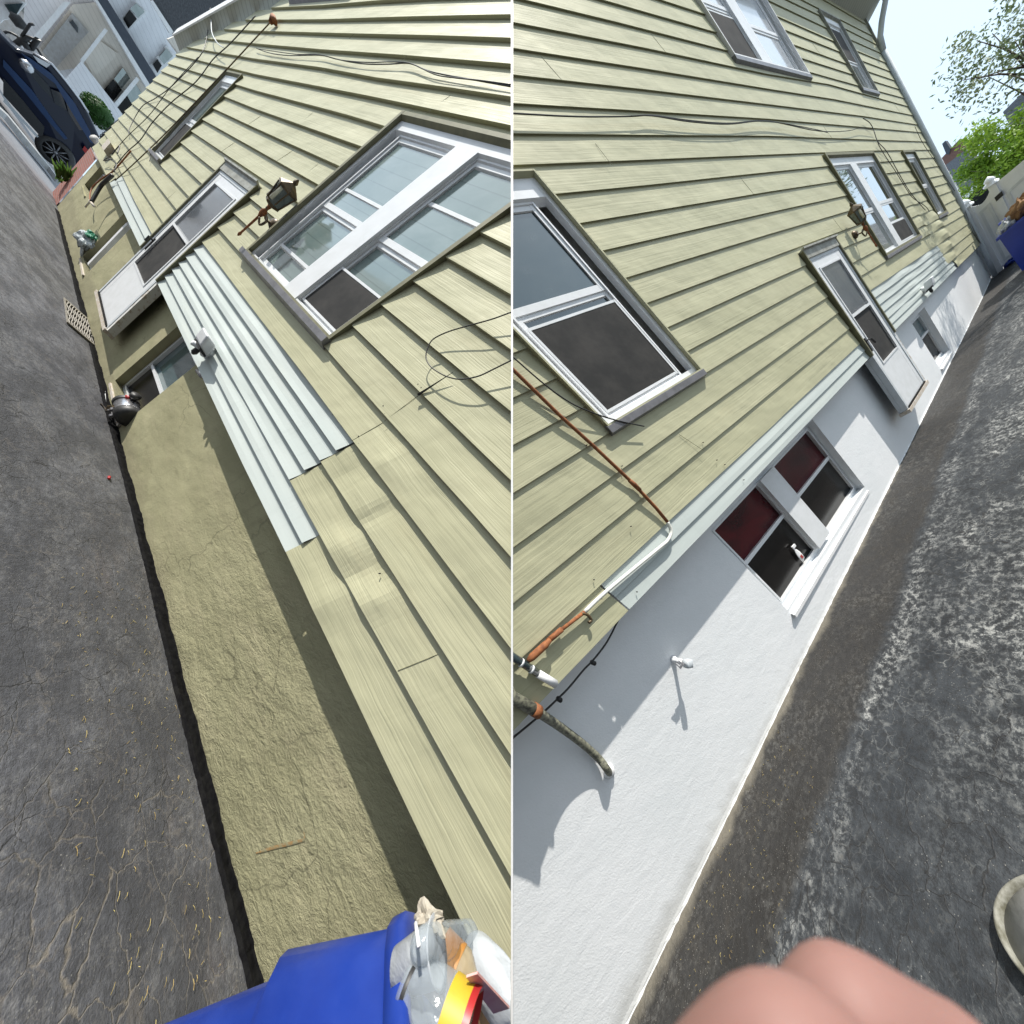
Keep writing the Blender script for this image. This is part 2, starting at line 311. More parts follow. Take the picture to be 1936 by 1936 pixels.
_b.inputs['Subsurface Weight'].default_value = .2; _b.inputs['Subsurface Radius'].default_value = (.006, .002, .001); _b.inputs['Subsurface Scale'].default_value = .5
def stripe(name, c1, c2, freq, axis=1, thin=.12, rough=.6, bumpd=.006):
    m, t, b = new_mat(name, c1, rough); k = NB(t)
    s_ = k.math('FRACT', k.math('MULTIPLY', k.sep()[axis], freq)); f_ = k.ramp(s_, 0, thin, 1, 0)
    n = k.noise(k.scale(3, 3, 3), 1.0, 4); c = k.mix(f_, k.mix(k.ramp(n, .35, .65, 0, .5), c1, tuple(x * .85 for x in c1)), c2)
    k.ln(c, b.inputs['Base Color']); k.ln(k.bump(s_, bumpd, .6), b.inputs['Normal'])
    return m
M['far_white'] = stripe('white_lap_siding', (.80, .81, .84), (.45, .46, .50), 6.0)
M['far_beige'] = stripe('beige_lap_siding', (.66, .61, .54), (.42, .38, .33), 6.0)
M['soffit'] = stripe('ribbed_soffit', (.44, .45, .40), (.20, .20, .17), 9.0, 0, .18)
M['shingle'] = soft('grey_shingles', (.055, .058, .065), (.10, .105, .115), .9, 30, .01)
M['shingle_l'] = soft('pale_grey_shingles', (.13, .14, .16), (.19, .20, .22), .9, 30, .01)
M['roof_brown'] = soft('brown_roof', (.16, .085, .07), (.20, .11, .09), .9, 20, .01)
M['slate'] = soft('dark_slate_trim', (.045, .055, .075), (.06, .07, .09), .7, 10)
def brick_mat():
    m, t, b = new_mat('red_brick', (.3, .1, .08), .85); k = NB(t); n = k.n.new('ShaderNodeTexBrick'); k.ln(k.scale(1, 1, 1), n.inputs['Vector'])
    n.inputs['Scale'].default_value = 4.0; n.inputs['Color1'].default_value = (.30, .085, .06, 1); n.inputs['Color2'].default_value = (.22, .07, .055, 1); n.inputs['Mortar'].default_value = (.24, .18, .16, 1); n.inputs['Mortar Size'].default_value = .03
    k.ln(n.outputs['Color'], b.inputs['Base Color']); k.ln(k.bump(n.outputs['Fac'], .006, -.6), b.inputs['Normal']); return m
M['brick'] = brick_mat()
def leaf_mat(name, c1, c2):
    m, t, b = new_mat(name, c1, .5, 0, .3); k = NB(t); n = k.noise(k.scale(2.5, 2.5, 2.5), 1.0, 3); wn = k.n.new('ShaderNodeTexWhiteNoise'); k.ln(k.scale(1, 1, 1), wn.inputs[0])
    c = k.mix(k.ramp(n, .4, .6), c1, c2); k.ln(c, b.inputs['Base Color'])
    tr = k.n.new('ShaderNodeBsdfTranslucent'); k.ln(c, tr.inputs[0]); mx = k.n.new('ShaderNodeMixShader'); mx.inputs[0].default_value = .35
    k.ln(b.outputs[0], mx.inputs[1]); k.ln(tr.outputs[0], mx.inputs[2]); out = [q for q in k.n if q.type == 'OUTPUT_MATERIAL'][0]; k.ln(mx.outputs[0], out.inputs[0]); return m
M['leaf_b'] = leaf_mat('bright_leaves', (.13, .24, .02), (.22, .33, .03))
M['leaf_g'] = leaf_mat('grey_green_leaves', (.13, .19, .09), (.20, .25, .14))
M['leaf_d'] = leaf_mat('dark_leaves', (.02, .07, .008), (.035, .10, .015))
M['bark'] = soft('bark', (.10, .08, .065), (.06, .05, .04), .9, 12, .01)
M['paper'] = soft('crumpled_paper', (.40, .37, .31), (.32, .28, .22), .7, 25, .004)
M['brown'] = soft('brown_cardboard', (.30, .17, .08), (.24, .13, .06), .8, 20, .002)
def clear(name, col, a, rough=.12):
    m, t, b = new_mat(name, col, rough, 0, .6); k = NB(t); n = k.noise(k.scale(40, 40, 40), 1.0, 3); k.ln(k.bump(n, .003, .8), b.inputs['Normal'])
    tr = k.n.new('ShaderNodeBsdfTransparent'); tr.inputs[0].default_value = (.95, .97, .98, 1); mx = k.n.new('ShaderNodeMixShader'); mx.inputs[0].default_value = a
    k.ln(tr.outputs[0], mx.inputs[1]); k.ln(b.outputs[0], mx.inputs[2]); out = [q for q in k.n if q.type == 'OUTPUT_MATERIAL'][0]; k.ln(mx.outputs[0], out.inputs[0]); return m
M['clear'] = clear('clear_plastic', (.45, .50, .54), .34)
M['milky'] = clear('milky_plastic', (.50, .53, .56), .8, .35)
M['amber'] = clear('amber_clear_glass', (.45, .36, .22), .7)
M['yellow'] = soft('yellow_label', (.50, .34, .02), (.42, .26, .02), .5, 10)
M['orange'] = soft('orange_label', (.40, .17, .03), (.34, .20, .08), .5, 10)
M['red'] = soft('red_plastic', (.36, .02, .02), (.30, .02, .02), .4, 10)
M['pink'] = soft('pink_label', (.60, .35, .32), (.55, .25, .22), .5, 30)
M['lid'] = soft('weathered_cast_lid', (.34, .34, .33), (.24, .24, .23), .7, 12, .003)
M['moss'] = soft('grimy_rim', (.10, .095, .065), (.26, .255, .22), .8, 20, .004)
M['conc'] = soft('pale_concrete', (.42, .42, .42), (.34, .33, .31), .85, 10, .003)
M['street'] = soft('street_asphalt', (.17, .17, .18), (.21, .21, .22), .85, 5, .003)
M['grate'] = soft('worn_iron_grate', (.36, .34, .30), (.22, .20, .17), .6, 40)
M['peel'] = soft('peeling_wood', (.45, .38, .30), (.55, .53, .50), .8, 30, .002)
M['grass'] = soft('dry_grass', (.42, .35, .12), (.36, .24, .08), .8, 30)
BOARDS_L = {
  0: [(-0.681, 0.002), (-0.628, 0.002), (-0.438, -0.002), (-0.223, -0.001), (0.113, -0.002), (0.551, 0.001), (0.762, -0.001), (1.104, -0.005), (1.263, -0.015), (1.473, -0.028), (2.526, -0.008), (3.106, -0.018), (3.944, -0.022), (4.538, -0.02), (5.544, -0.035), (9.764, -0.044), (12.316, -0.082)],
  1: [(-0.554, 0.202), (-0.273, 0.199), (0.07, 0.203), (0.622, 0.192), (0.819, 0.193), (1.149, 0.197), (5.481, 0.181), (7.191, 0.2), (9.533, 0.279), (12.141, 0.127)],
  2: [(-0.278, 0.4), (-0.026, 0.389), (0.478, 0.4), (0.691, 0.405), (0.961, 0.395), (1.163, 0.401), (5.471, 0.376), (11.843, 0.343)],
  3: [(-0, 0.6), (0.307, 0.595), (0.656, 0.604), (0.949, 0.595), (1.19, 0.599), (1.71, 0.61), (1.999, 0.608), (2.737, 0.6), (4.477, 0.608), (5.487, 0.598), (11.799, 0.555)],
  4: [(0.275, 0.797), (0.511, 0.812), (0.866, 0.8), (1.205, 0.801), (1.598, 0.804), (1.926, 0.813), (3.552, 0.811), (4.513, 0.815), (5.502, 0.797), (11.795, 0.77)],
  5: [(0.548, 0.993), (0.672, 0.996), (0.983, 0.996), (1.207, 1), (1.575, 1.014), (1.928, 1.017), (3.582, 1.015), (3.73, 1.014), (4.491, 1.01), (5.42, 1), (11.835, 0.973)],
  6: [(0.83, 1.195), (1.113, 1.196), (1.22, 1.2), (1.446, 1.203), (1.927, 1.209), (3.583, 1.213), (4.194, 1.207), (4.508, 1.219), (5.495, 1.202), (11.743, 1.195)],
  7: [(1.111, 1.397), (1.403, 1.406), (1.934, 1.414), (3.567, 1.417), (4.69, 1.414), (11.66, 1.396)],
  8: [(1.4, 1.604), (1.942, 1.612), (3.577, 1.614), (5.175, 1.616), (11.651, 1.609)],
  9: [(1.666, 1.795), (1.953, 1.812), (3.575, 1.814), (5.622, 1.802), (11.606, 1.809)],
  10: [(3.569, 2.012), (6.075, 1.991), (11.628, 2.037)],
  11: [(3.582, 2.209), (4.208, 2.221), (4.931, 2.209), (6.545, 2.187), (8.298, 2.206), (11.625, 2.225)],
  12: [(2.53, 2.415), (3.522, 2.416), (4.215, 2.416), (7.015, 2.383), (11.651, 2.434)],
  13: [(2.772, 2.588), (3.395, 2.59), (4.373, 2.573), (5.504, 2.611), (7.512, 2.59), (11.603, 2.631)],
  14: [(3.074, 2.804), (4.353, 2.81), (5.87, 2.797), (8.038, 2.81), (10.779, 2.843)],
  15: [(3.327, 2.986), (4.097, 2.997), (5.639, 2.998), (8.511, 3.007), (10.535, 3.043)],
  16: [(3.582, 3.169), (4.856, 3.177), (6.597, 3.167), (8.958, 3.193), (9.769, 3.217)],
  17: [(3.812, 3.334), (4.861, 3.371), (5.772, 3.377), (6.981, 3.362), (9.302, 3.408)],
}
BOARDS_R = {
  0: [(-0.409, -0.011), (-0.28, -0.008), (0.15, -0.013), (0.339, -0.009), (1.11, -0.023), (1.984, -0.013), (3.266, -0.014), (4.639, -0.008), (5.825, 0.006), (10.37, -0.039), (13.815, -0.076)],
  1: [(-0.159, 0.195), (0.325, 0.19), (0.96, 0.195), (2.248, 0.176), (2.576, 0.189), (4.655, 0.189), (14.099, 0.107)],
  2: [(-0, 0.403), (0.923, 0.401), (2.164, 0.396), (2.568, 0.399), (4.594, 0.396), (14.16, 0.304)],
  3: [(0.198, 0.603), (0.957, 0.601), (1.765, 0.603), (2.846, 0.599), (4.571, 0.616), (5.777, 0.604), (9.916, 0.547), (14.263, 0.513)],
  4: [(0.399, 0.807), (1.04, 0.81), (1.362, 0.811), (2.07, 0.811), (3.132, 0.804), (4.543, 0.812), (5.779, 0.819), (6.955, 0.81), (9.064, 0.808), (14.311, 0.739)],
  5: [(0.593, 1.003), (0.992, 1.002), (2.068, 1.006), (3.419, 1.01), (4.535, 1.014), (5.732, 1.001), (6.89, 1.004), (9.147, 1.002), (11.912, 0.918), (14.325, 0.952)],
  6: [(0.794, 1.207), (1.062, 1.202), (2.069, 1.211), (3.706, 1.215), (4.541, 1.208), (5.71, 1.219), (6.867, 1.196), (9.115, 1.209), (10.879, 1.17), (12.069, 1.152), (14.355, 1.168)],
  7: [(0.997, 1.413), (1.06, 1.403), (2.068, 1.411), (3.972, 1.406), (9.085, 1.412), (10.893, 1.383), (12.075, 1.383), (14.273, 1.377)],
  8: [(2.076, 1.606), (4.267, 1.618), (6.739, 1.615), (9.097, 1.631), (10.88, 1.581), (12.108, 1.595), (14.295, 1.585)],
  9: [(2.06, 1.813), (4.55, 1.821), (6.868, 1.817), (9.039, 1.832), (10.893, 1.788), (12.051, 1.794), (14.276, 1.776)],
  10: [(2.061, 2.007), (4.834, 2.025), (6.903, 2.025), (9.008, 2.04), (10.907, 1.992), (12, 2.018), (14.277, 2.005)],
  11: [(2.055, 2.208), (2.989, 2.207), (5.118, 2.228), (6.905, 2.241), (9.035, 2.235), (10.661, 2.214), (12.006, 2.235), (14.299, 2.207)],
  12: [(1.975, 2.403), (2.765, 2.404), (3.762, 2.411), (5.383, 2.419), (8.655, 2.432), (14.228, 2.4)],
  13: [(2.166, 2.597), (3.446, 2.609), (5.688, 2.637), (14.25, 2.597)],
  14: [(2.356, 2.789), (3.676, 2.812), (5.972, 2.841), (9.37, 2.833), (14.259, 2.818)],
  15: [(2.548, 2.983), (3.896, 3.005), (6.222, 3.02), (9.733, 3.036), (14.109, 2.996)],
  16: [(2.729, 3.167), (4.114, 3.197), (6.503, 3.222), (8.823, 3.257), (14.134, 3.216)],
  17: [(2.914, 3.354), (4.341, 3.397), (6.776, 3.418), (8.949, 3.51), (14.178, 3.414)],
  18: [(3.107, 3.55), (4.202, 3.584), (6.065, 3.602), (8.19, 3.621), (10.753, 3.609), (14.107, 3.615)],
  19: [(4.124, 3.747), (6.012, 3.791), (8.133, 3.815), (10.663, 3.81), (11.799, 3.804), (14.095, 3.81)],
  20: [(5.191, 3.954), (6.002, 3.979), (8.078, 4.002), (10.615, 3.988), (11.715, 3.989), (14.034, 4.006)],
  21: [(8.077, 4.193), (10.614, 4.189), (11.699, 4.184), (13.988, 4.206)],
  22: [(8.114, 4.377), (10.567, 4.359), (11.634, 4.369), (13.977, 4.392)],
  23: [(8.453, 4.586), (10.613, 4.583), (11.598, 4.566), (14.016, 4.601)],
  24: [(9.361, 4.762), (10.677, 4.796), (11.659, 4.774), (13.904, 4.782)],
  25: [(10.184, 4.921), (13.907, 4.967)],
}
M['vinylb'] = soft('clean_white_vinyl', (.84, .86, .88), (.78, .80, .82), .38, 9)
# ================================================================ HOUSES
def bv(T, k, u):
    if k not in T: return k * .2
    p = T[k]
    if u <= p[0][0]: return p[0][1]
    if u >= p[-1][0]: return p[-1][1]
    for a, b in zip(p, p[1:]):
        if a[0] <= u <= b[0]:
            f = (u - a[0]) / max(b[0] - a[0], 1e-6); return a[1] + (b[1] - a[1]) * f
def smooth_table(T):
    out = {}
    for k, p in T.items():
        q = []
        for (u, v) in p:
            s = [(v2, 1 / (.25 + abs(u2 - u))) for u2, v2 in p]; q.append((u, sum(a * b for a, b in s) / sum(b for a, b in s)))
        out[k] = q
    return out
BL = smooth_table(BOARDS_L); BR = smooth_table(BOARDS_R)
def siding(fr, T, name, mat, parent, u0, u1f, k0, k1, holes, lip, sub=1, dents=(), off=0.0, label=None, umaxf=None, ends=None):
    """overlapping courses; each has a proud bottom lip, an underside and a tucked-in top"""
    mb = MB(fr)
    for kk in range(k0 * sub, k1 * sub):
        k, fr_ = divmod(kk, sub)
        def lo(u):
            a = bv(T, k, u); b = bv(T, k + 1, u); return a + (b - a) * fr_ / sub
        def hi(u):
            a = bv(T, k, u); b = bv(T, k + 1, u); return a + (b - a) * (fr_ + 1) / sub
        ua, ub = (ends(kk) if ends else (u0, u1f(kk * .2 / sub)))
        if umaxf: ub = min(ub, umaxf(kk * .2 / sub + .1))
        if ub <= ua: continue
        h = .2 / sub; va, vb = kk * h, kk * h + h
        spans = [(ua, ub, 0.0, 1.0)]
        for (hu0, hu1, hv0, hv1) in holes:
            if hv1 <= va + .001 or hv0 >= vb - .001: continue
            f0 = min(max((hv0 - va) / h, 0), 1); f1 = min(max((hv1 - va) / h, 0), 1); nx = []
            for (a, b, c, d) in spans:
                if hu1 <= a or hu0 >= b: nx.append((a, b, c, d)); continue
                if hu0 > a: nx.append((a, hu0, c, d))
                if hu1 < b: nx.append((hu1, b, c, d))
                a2, b2 = max(a, hu0), min(b, hu1)
                if c < f0 - .02: nx.append((a2, b2, c, min(d, f0)))
                if d > f1 + .02: nx.append((a2, b2, max(c, f1), d))
            spans = nx
        for (a, b, c, d) in spans:
            n = max(2, int((b - a) / (.028 if dents else .07))); prev = None
            for i in range(n + 1):
                u = a + (b - a) * i / n; vl, vh = lo(u), hi(u); dz = off
                for (du, dv, dr, dd) in dents:
                    q = ((u - du) / dr) ** 2 + (((vl + vh) / 2 - dv) / (dr * 1.3)) ** 2
                    if q < 6: dz += dd * (1 - min(math.sqrt(q) / 2.2, 1)) ** 1.4
                P = []
                for f, e in ((c, -.5), (c, 0), (c + (d - c) * .35, 0), (c + (d - c) * .7, 0), (d, 0)):
                    w = lip * (1 - f * .86) + dz * (math.sin(math.pi * (.25 + .7 * f)))
                    if e: w = -.004 if c == 0 else -.02
                    P.append(mb.uvw(u, vl + (vh - vl) * f + (.026 if f == d and d == 1 else .012 if f == d else .020 if e and c == 0 else 0), w))
                if prev:
                    for q in range(4): mb.face(prev[q], P[q], P[q + 1], prev[q + 1])
                prev = P
    o = mb.build(name, mat, parent, clip=True)
    if label: o['label'] = label
    return o
def fwall(fr, zf, name, mat, parent, u0, u1, vtop, holes, clip=True, rough=0.0, label=None, th=.22):
    """foundation wall of real thickness with window openings, following the slope of the drive"""
    mb = MB(fr); us = sorted(set([u0, u1] + [x for h in holes for x in h[:2] if u0 < x < u1] + [u0 + (u1 - u0) * i / 48 for i in range(49)]))
    for a, b in zip(us, us[1:]):
        m = (a + b) / 2; vs = [(-9, vtop)]
        for h in holes:
            if h[0] <= m <= h[1]: vs = [(-9, h[2]), (h[3], vtop)]
        for lo, hi in vs:
            pts = []
            for u in (a, b):
                for w in (zf(u) - th, zf(u)):
                    l_ = fr.g(u) - .15 if lo == -9 else lo
                    pts.append((u, l_, w)); pts.append((u, hi, w))
            i = [mb.uvw(*p) for p in pts]
            # 0:a in lo 1:a in hi 2:a out lo 3:a out hi 4:b in lo 5:b in hi 6:b out lo 7:b out hi
            mb.face(i[2], i[6], i[7], i[3]); mb.face(i[0], i[1], i[5], i[4]); mb.face(i[1], i[3], i[7], i[5]); mb.face(i[0], i[4], i[6], i[2])
            for h in holes:
                if h[0] <= m <= h[1]: continue
                if abs(h[0] - b) < 1e-6: mb.face(i[4], i[5], i[7], i[6])
                if abs(h[1] - a) < 1e-6: mb.face(i[0], i[2], i[3], i[1])
    o = mb.build(name, mat, parent, clip=clip, smooth=False)
    if label: o['label'] = label
    return o
def hung_window(fr, parent, u0, u1, v0, v1, units, rail, bars=(), screens=(), trim='vinyl', outer='olive_trim', sill='alu', glassm='glassL', d=.07, clip=False, sash=.035, head=.07, railw=.045, label=None, outt=.022, lowglass=None, openlow=()):
    """recessed double-hung window: outer trim, casing, mullions, sash rails, panes, half screens, metal sill"""
    m = MB(fr); q_ = d / .08
    m.frame(u0 + outt, u1 - outt, v0 + .03, v1 - outt, .035, -d, .012, tt=head, tb=.04)
    xs = sorted(units)
    for a, b in zip(xs, xs[1:]): m.box(a[1], b[0], v0 + .03, v1 - outt - head, -d, .016)
    for (a, b) in xs:                                        # stepped inner stops
        m.frame(a - .001, b + .001, v0 + .07, v1 - outt - head + .001, .012, -d, -.012 * q_)
    w = m.build('window', M[trim], parent, clip=clip)
    if label: w['label'] = label
    t = MB(fr); t.frame(u0, u1, v0 + .012, v1, outt, -.02, .046); t.build('trim', M[outer], w, clip=clip)
    s = MB(fr); P = fr.P; sw = .075 if fr is L else .045
    s.hexa([P(u0 - .01, v0 - .03, .0), P(u1 + .01, v0 - .03, .0), P(u1 + .01, v0 - .03, sw), P(u0 - .01, v0 - .03, sw), P(u0 - .01, v0 + .045, .0), P(u1 + .01, v0 + .045, .0), P(u1 + .01, v0 + .012, sw + .003), P(u0 - .01, v0 + .012, sw + .003)])
    s.build('sill', M[sill], w, clip=clip)
    for j, (a, b) in enumerate(xs):
        lo, hi = v0 + .082, v1 - outt - head - .012; a2, b2 = a + .012, b - .012
        r = rail if not isinstance(rail, (list, tuple)) else rail[j]
        up = MB(fr); up.frame(a2, b2, r, hi, sash, -d + .018 * q_, -.028 * q_, tb=railw)
        for (bj, bvv) in bars:
            if bj == j and bvv > r: up.box(a2 + sash, b2 - sash, bvv - .012, bvv + .012, -d + .026 * q_, -.036 * q_)
        q = up.build('upper_sash', M['vinyl'], w, clip=clip)
        g = MB(fr); g.box(a2 + sash - .004, b2 - sash + .004, r + railw - .004, hi - sash + .004, -d + .024 * q_, -d + .031 * q_); g.build('pane', M[glassm], w, clip=clip)
        lw = MB(fr); lw.frame(a2, b2, lo, r + .002, sash, -d + .002, -.046 * q_, tb=railw)
        for (bj, bvv) in bars:
            if bj == j and bvv < r: lw.box(a2 + sash, b2 - sash, bvv - .012, bvv + .012, -d + .006 * q_, -.034 * q_)
        lw.build('lower_sash', M['vinyl'], w, clip=clip)
        g = MB(fr); g.box(a2 + sash - .004, b2 - sash + .004, lo + railw - .004, r - sash + .006, -d + .004 * q_, -d + .009 * q_); g.build('pane', M[lowglass or glassm], w, clip=clip)
        for (bj, s0, s1) in screens:
            if bj == j:
                sc = MB(fr); sc.frame(a2 + .004, b2 - .004, s0, s1, .016, -.030 * q_, -.014 * q_); sf = sc.build('screen_frame', M['vinyl'], w, clip=clip)
                sc = MB(fr); sc.box(a2 + .018, b2 - .018, s0 + .014, s1 - .014, -.026 * q_, -.020 * q_); sc.build('screen', M['screen'], w, clip=clip)
    return w
def storm_door(fr, parent, u0, u1, v0, v1, zl, hinge, label):
    """white door that hangs high over the drive: grey head trim, storm door with glass over screen, solid foot panel"""
    m = MB(fr); m.frame(u0, u1, v0 + .03, v1 - .10, .045, -.03, .035, tt=.03, tb=.02); m.box(u0, u1, v0 + .03, -.03, -.07, -.032)
    d = m.build('door_frame', M['vinyl_grey'], parent); d['label'] = label
    t = MB(fr); t.box(u0 - .02, u1 + .02, v1 - .10, v1 - .012, -.02, .05); t.box(u0 - .025, u1 + .025, v1 - .012, v1 + .006, -.02, .078); t.build('head_trim', M['greytrim'], d)
    t = MB(fr); t.box(u0 - .028, u0 - .002, -.02, v1 - .012, -.02, .055); t.box(u1 + .002, u1 + .028, -.02, v1 - .012, -.02, .055); t.build('side_trim', M['olive_trim'], d)
    a, b = u0 + .045, u1 - .045
    s = MB(fr); s.frame(a, b, v0 + .05, v1 - .13, .10, .0, .028, tt=.09, tb=.60)
    s.build('storm_door', M['vinyl'], d)
    g0, g1, r = v0 + .65, v1 - .22, .46
    f = MB(fr); f.frame(a + .10, b - .10, g0, g1, .022, .012, .036); f.box(a + .122, b - .122, r, r + .03, .012, .036); f.build('insert_frame', M['vinyl'], d)
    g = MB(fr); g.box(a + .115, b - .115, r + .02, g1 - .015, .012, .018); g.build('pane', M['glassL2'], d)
    g = MB(fr); g.box(a + .115, b - .115, g0 + .015, r + .006, .010, .014); g.build('screen', M['screen'], d)
    h = MB(fr); hu = a + .04 if hinge < 0 else b - .04
    h.box(hu - .012, hu + .012, .02, .20, .026, .040); h.tube([fr.P(hu, .16, .035), fr.P(hu, .15, .085), fr.P(hu + .03 * -hinge, .08, .09)], .010, 8); h.build('handle', M['black'], d, smooth=False)
    s = MB(fr); s.box(u0 - .03, u1 + .03, v0 - .015, v0 + .03, -.07, .055); s.build('threshold', M['peel'], d)
    s = MB(fr); s.box(u0 + .03, u1 - .03, v0 + .03, v0 + .052, -.03, .045); s.build('threshold_gap', M['dark'], d)
    if True:
        p = MB(fr); uu = u0 if hinge > 0 else u1
        p.box(uu - .05, uu + .005, v0 + .03, -.02, -.06, .03) if hinge > 0 else p.box(uu - .005, uu + .05, v0 + .03, -.02, -.06, .03)
        p.build('jamb', M['peelw'], d)
    return d
M['peelw'] = soft('peeling_white_jamb', (.62, .62, .60), (.40, .34, .28), .7, 18, .002, lo=.52, hi=.62)
M['glassL3'] = glass('teal_glass', (.05, .09, .10), (.08, .13, .14), 2.0, .3)
M['glassG'] = glass('grey_green_glass', (.08, .105, .09), (.12, .13, .12), 2.0, .7)
M['glassP'] = glass('pale_curtain_glass', (.55, .58, .62), (.48, .51, .55), 2.0, .5)
M['glassL2'] = glass('storm_glass', (.09, .105, .12), (.13, .14, .15), 2.0, .6, 5)  # its lines paint a reflection of the siding opposite
def basement_window(fr, parent, zf, u0, u1, v0, v1, split_v, split_u=None, gm=('glassR', 'glassB'), d=.09, label=None, clip=False, sillm='white'):
    zc = zf((u0 + u1) / 2); z0, z1 = zc - d - .05, zc - d
    m = MB(fr); m.frame(u0, u1, v0, v1, .06, z0, z1)
    us = [(u0 + .045, u1 - .045)]
    if split_u: m.box(split_u[0], split_u[1], v0 + .045, v1 - .045, z0, zc - .012); us = [(u0 + .045, split_u[0]), (split_u[1], u1 - .045)]
    for j, (a, b) in enumerate(us): m.box(a, b, split_v[j] - .018, split_v[j] + .018, z0 + .01, z1 + .006); m.frame(a, b, v0 + .045, v1 - .045, .016, z0, z1 + .012)
    w = m.build('basement_window', M['vinyl'], parent, clip=clip)
    if label: w['label'] = label
    for j, (a, b) in enumerate(us):
        g = MB(fr); g.box(a + .014, b - .014, split_v[j] + .015, v1 - .055, z0 + .012, z0 + .022); g.build('pane', M[gm[0]], w, clip=clip)
        g = MB(fr); g.box(a + .014, b - .014, v0 + .055, split_v[j] - .015, z0 + .020, z0 + .030); g.build('pane', M[gm[1]], w, clip=clip)
    s = MB(fr); P = fr.P; q = .004
    s.hexa([P(u0 - q, v0 - .10, z0 - .03), P(u1 + q, v0 - .10, z0 - .03), P(u1 + q, v0 - .09, zc + .022), P(u0 - q, v0 - .09, zc + .022), P(u0 - q, v0 + .004, z0 - .03), P(u1 + q, v0 + .004, z0 - .03), P(u1 + q, v0 - .06, zc + .022), P(u0 - q, v0 - .06, zc + .022)])
    s.build('sill', M[sillm], w, clip=clip)
    return w

# ---------------------------------------------------------------- left-hand house (olive foundation)
hl = thing('house', L.G(4, -.3), 'sage clapboard house with bare olive stucco foundation and brick corner', 'house')
rakeL = lambda v: 12.03 - (v - 2.60) / .274 if v > 2.5 else 99
WL = [(1.93, 3.56, .83, 2.34), (7.40, 8.20, .82, 2.34), (6.45, 8.12, 3.46, 4.9), (4.36, 5.47, -2, 1.35)]
dL = [(.95, .72, .10, .018), (.66, .33, .07, .020), (.50, .30, .05, -.012), (.80, .55, .07, .016), (.72, .50, .03, -.010), (1.02, .52, .06, -.014), (1.85, .5, .25, .014), (.45, .12, .07, .014), (.36, .30, .05, .012), (1.75, .5, .06, .012)]
upL = lambda v: 12.40 - .15 * v
# boards drawn long; white panels replace the lowest courses
def endsL(kk):
    v = kk * .2
    return (-1.3, upL(v))
hL = WL + [(.78, 4.52, -.1, .2), (1.16, 4.52, .19, .6), (5.47, 8.9, -.1, .1)]
siding(L, BL, 'siding', M['green'], hl, 0, None, 0, 22, hL, .033, dents=dL, ends=endsL, umaxf=rakeL)
siding(L, BL, 'siding_patch', M['mint'], hl, .78, None, 0, 1, [], .034, sub=2, dents=[(2.0, .1, .5, .012), (3.2, .1, .4, .01)], ends=lambda kk: (.78, 4.45), label='long white aluminium siding strip, lowest two courses')
siding(L, BL, 'siding_patch', M['mint'], hl, 1.17, None, 1, 3, [], .034, sub=2, dents=[(2.6, .4, .5, .016), (1.9, .3, .3, -.012), (3.6, .3, .4, .014)], ends=lambda kk: (1.17, 4.45), label='white aluminium siding patch under the big window')
siding(L, BL, 'siding_patch', M['mint'], hl, 5.5, None, 0, 1, [], .030, sub=2, ends=lambda kk: (5.5, 8.95 if kk == 0 else 8.7), label='narrow white siding strip beyond the door')
B1L = (2.98, 3.80, -1.02, -.02); B2L = (7.0, 7.75, -1.08, -.06); B3L = (10.4, 11.3, -.62, -.1)
B1L = (3.03, 3.80, -1.02, -.03)
fwall(L, zfL, 'foundation', M['olive'], hl, -1.6, 12.0, .03, [B1L, B2L, B3L])
fwall(L, lambda u: zfL(u) + .02, 'brick_base', M['brick'], hl, 12.0, 13.5, -.12, [], clip=False)
w = MB(L); w.box(-1.6, 12.3, .031, 2.55, -.45, -.12); w.box(-1.6, 4.3, .0315, .10, -.119, -.012); w.box(-1.6, 7, 2.551, 3.9, -.45, -.12); w.build('wall', M['white'], hl, clip=True)
hung_window(L, hl, *WL[0], [(2.00, 2.56), (2.77, 3.42)], 1.545, bars=[(0, 1.90), (1, 1.74), (1, 1.12)], screens=[(0, .93, 1.27)], clip=True, head=.07, sash=.027, label='wide double window with a broad white mullion', outt=.03, glassm='glassL', d=.055)
hung_window(L, hl, *WL[1], [(7.45, 8.15)], 1.55, screens=[(0, .92, 1.5)], head=.10, glassm='glassL', d=.045, label='narrow far window beside the rusty pipe')
hung_window(L, hl, *WL[2], [(6.5, 8.06)], 4.2, head=.1, d=.085, label='upper window just showing its sill')
storm_door(L, hl, 4.40, 5.43, -.84, 1.34, -.05, 1, 'white storm door hung high above the drive')
basement_window(L, hl, zfL, *B1L, (-.56,), gm=('glassL3', 'glassB'), label='large basement window with an electric pump on its sill', sillm='peel')
basement_window(L, hl, zfL, *B2L, (-.6, -.6), split_u=(7.30, 7.40), gm=('glassL3', 'glassB'), label='basement window with a plastic bag on its sill', sillm='peel')
basement_window(L, hl, zfL, *B3L, (-.36,), gm=('glassB', 'glassB'), d=.1, label='small far basement window', sillm='olive')
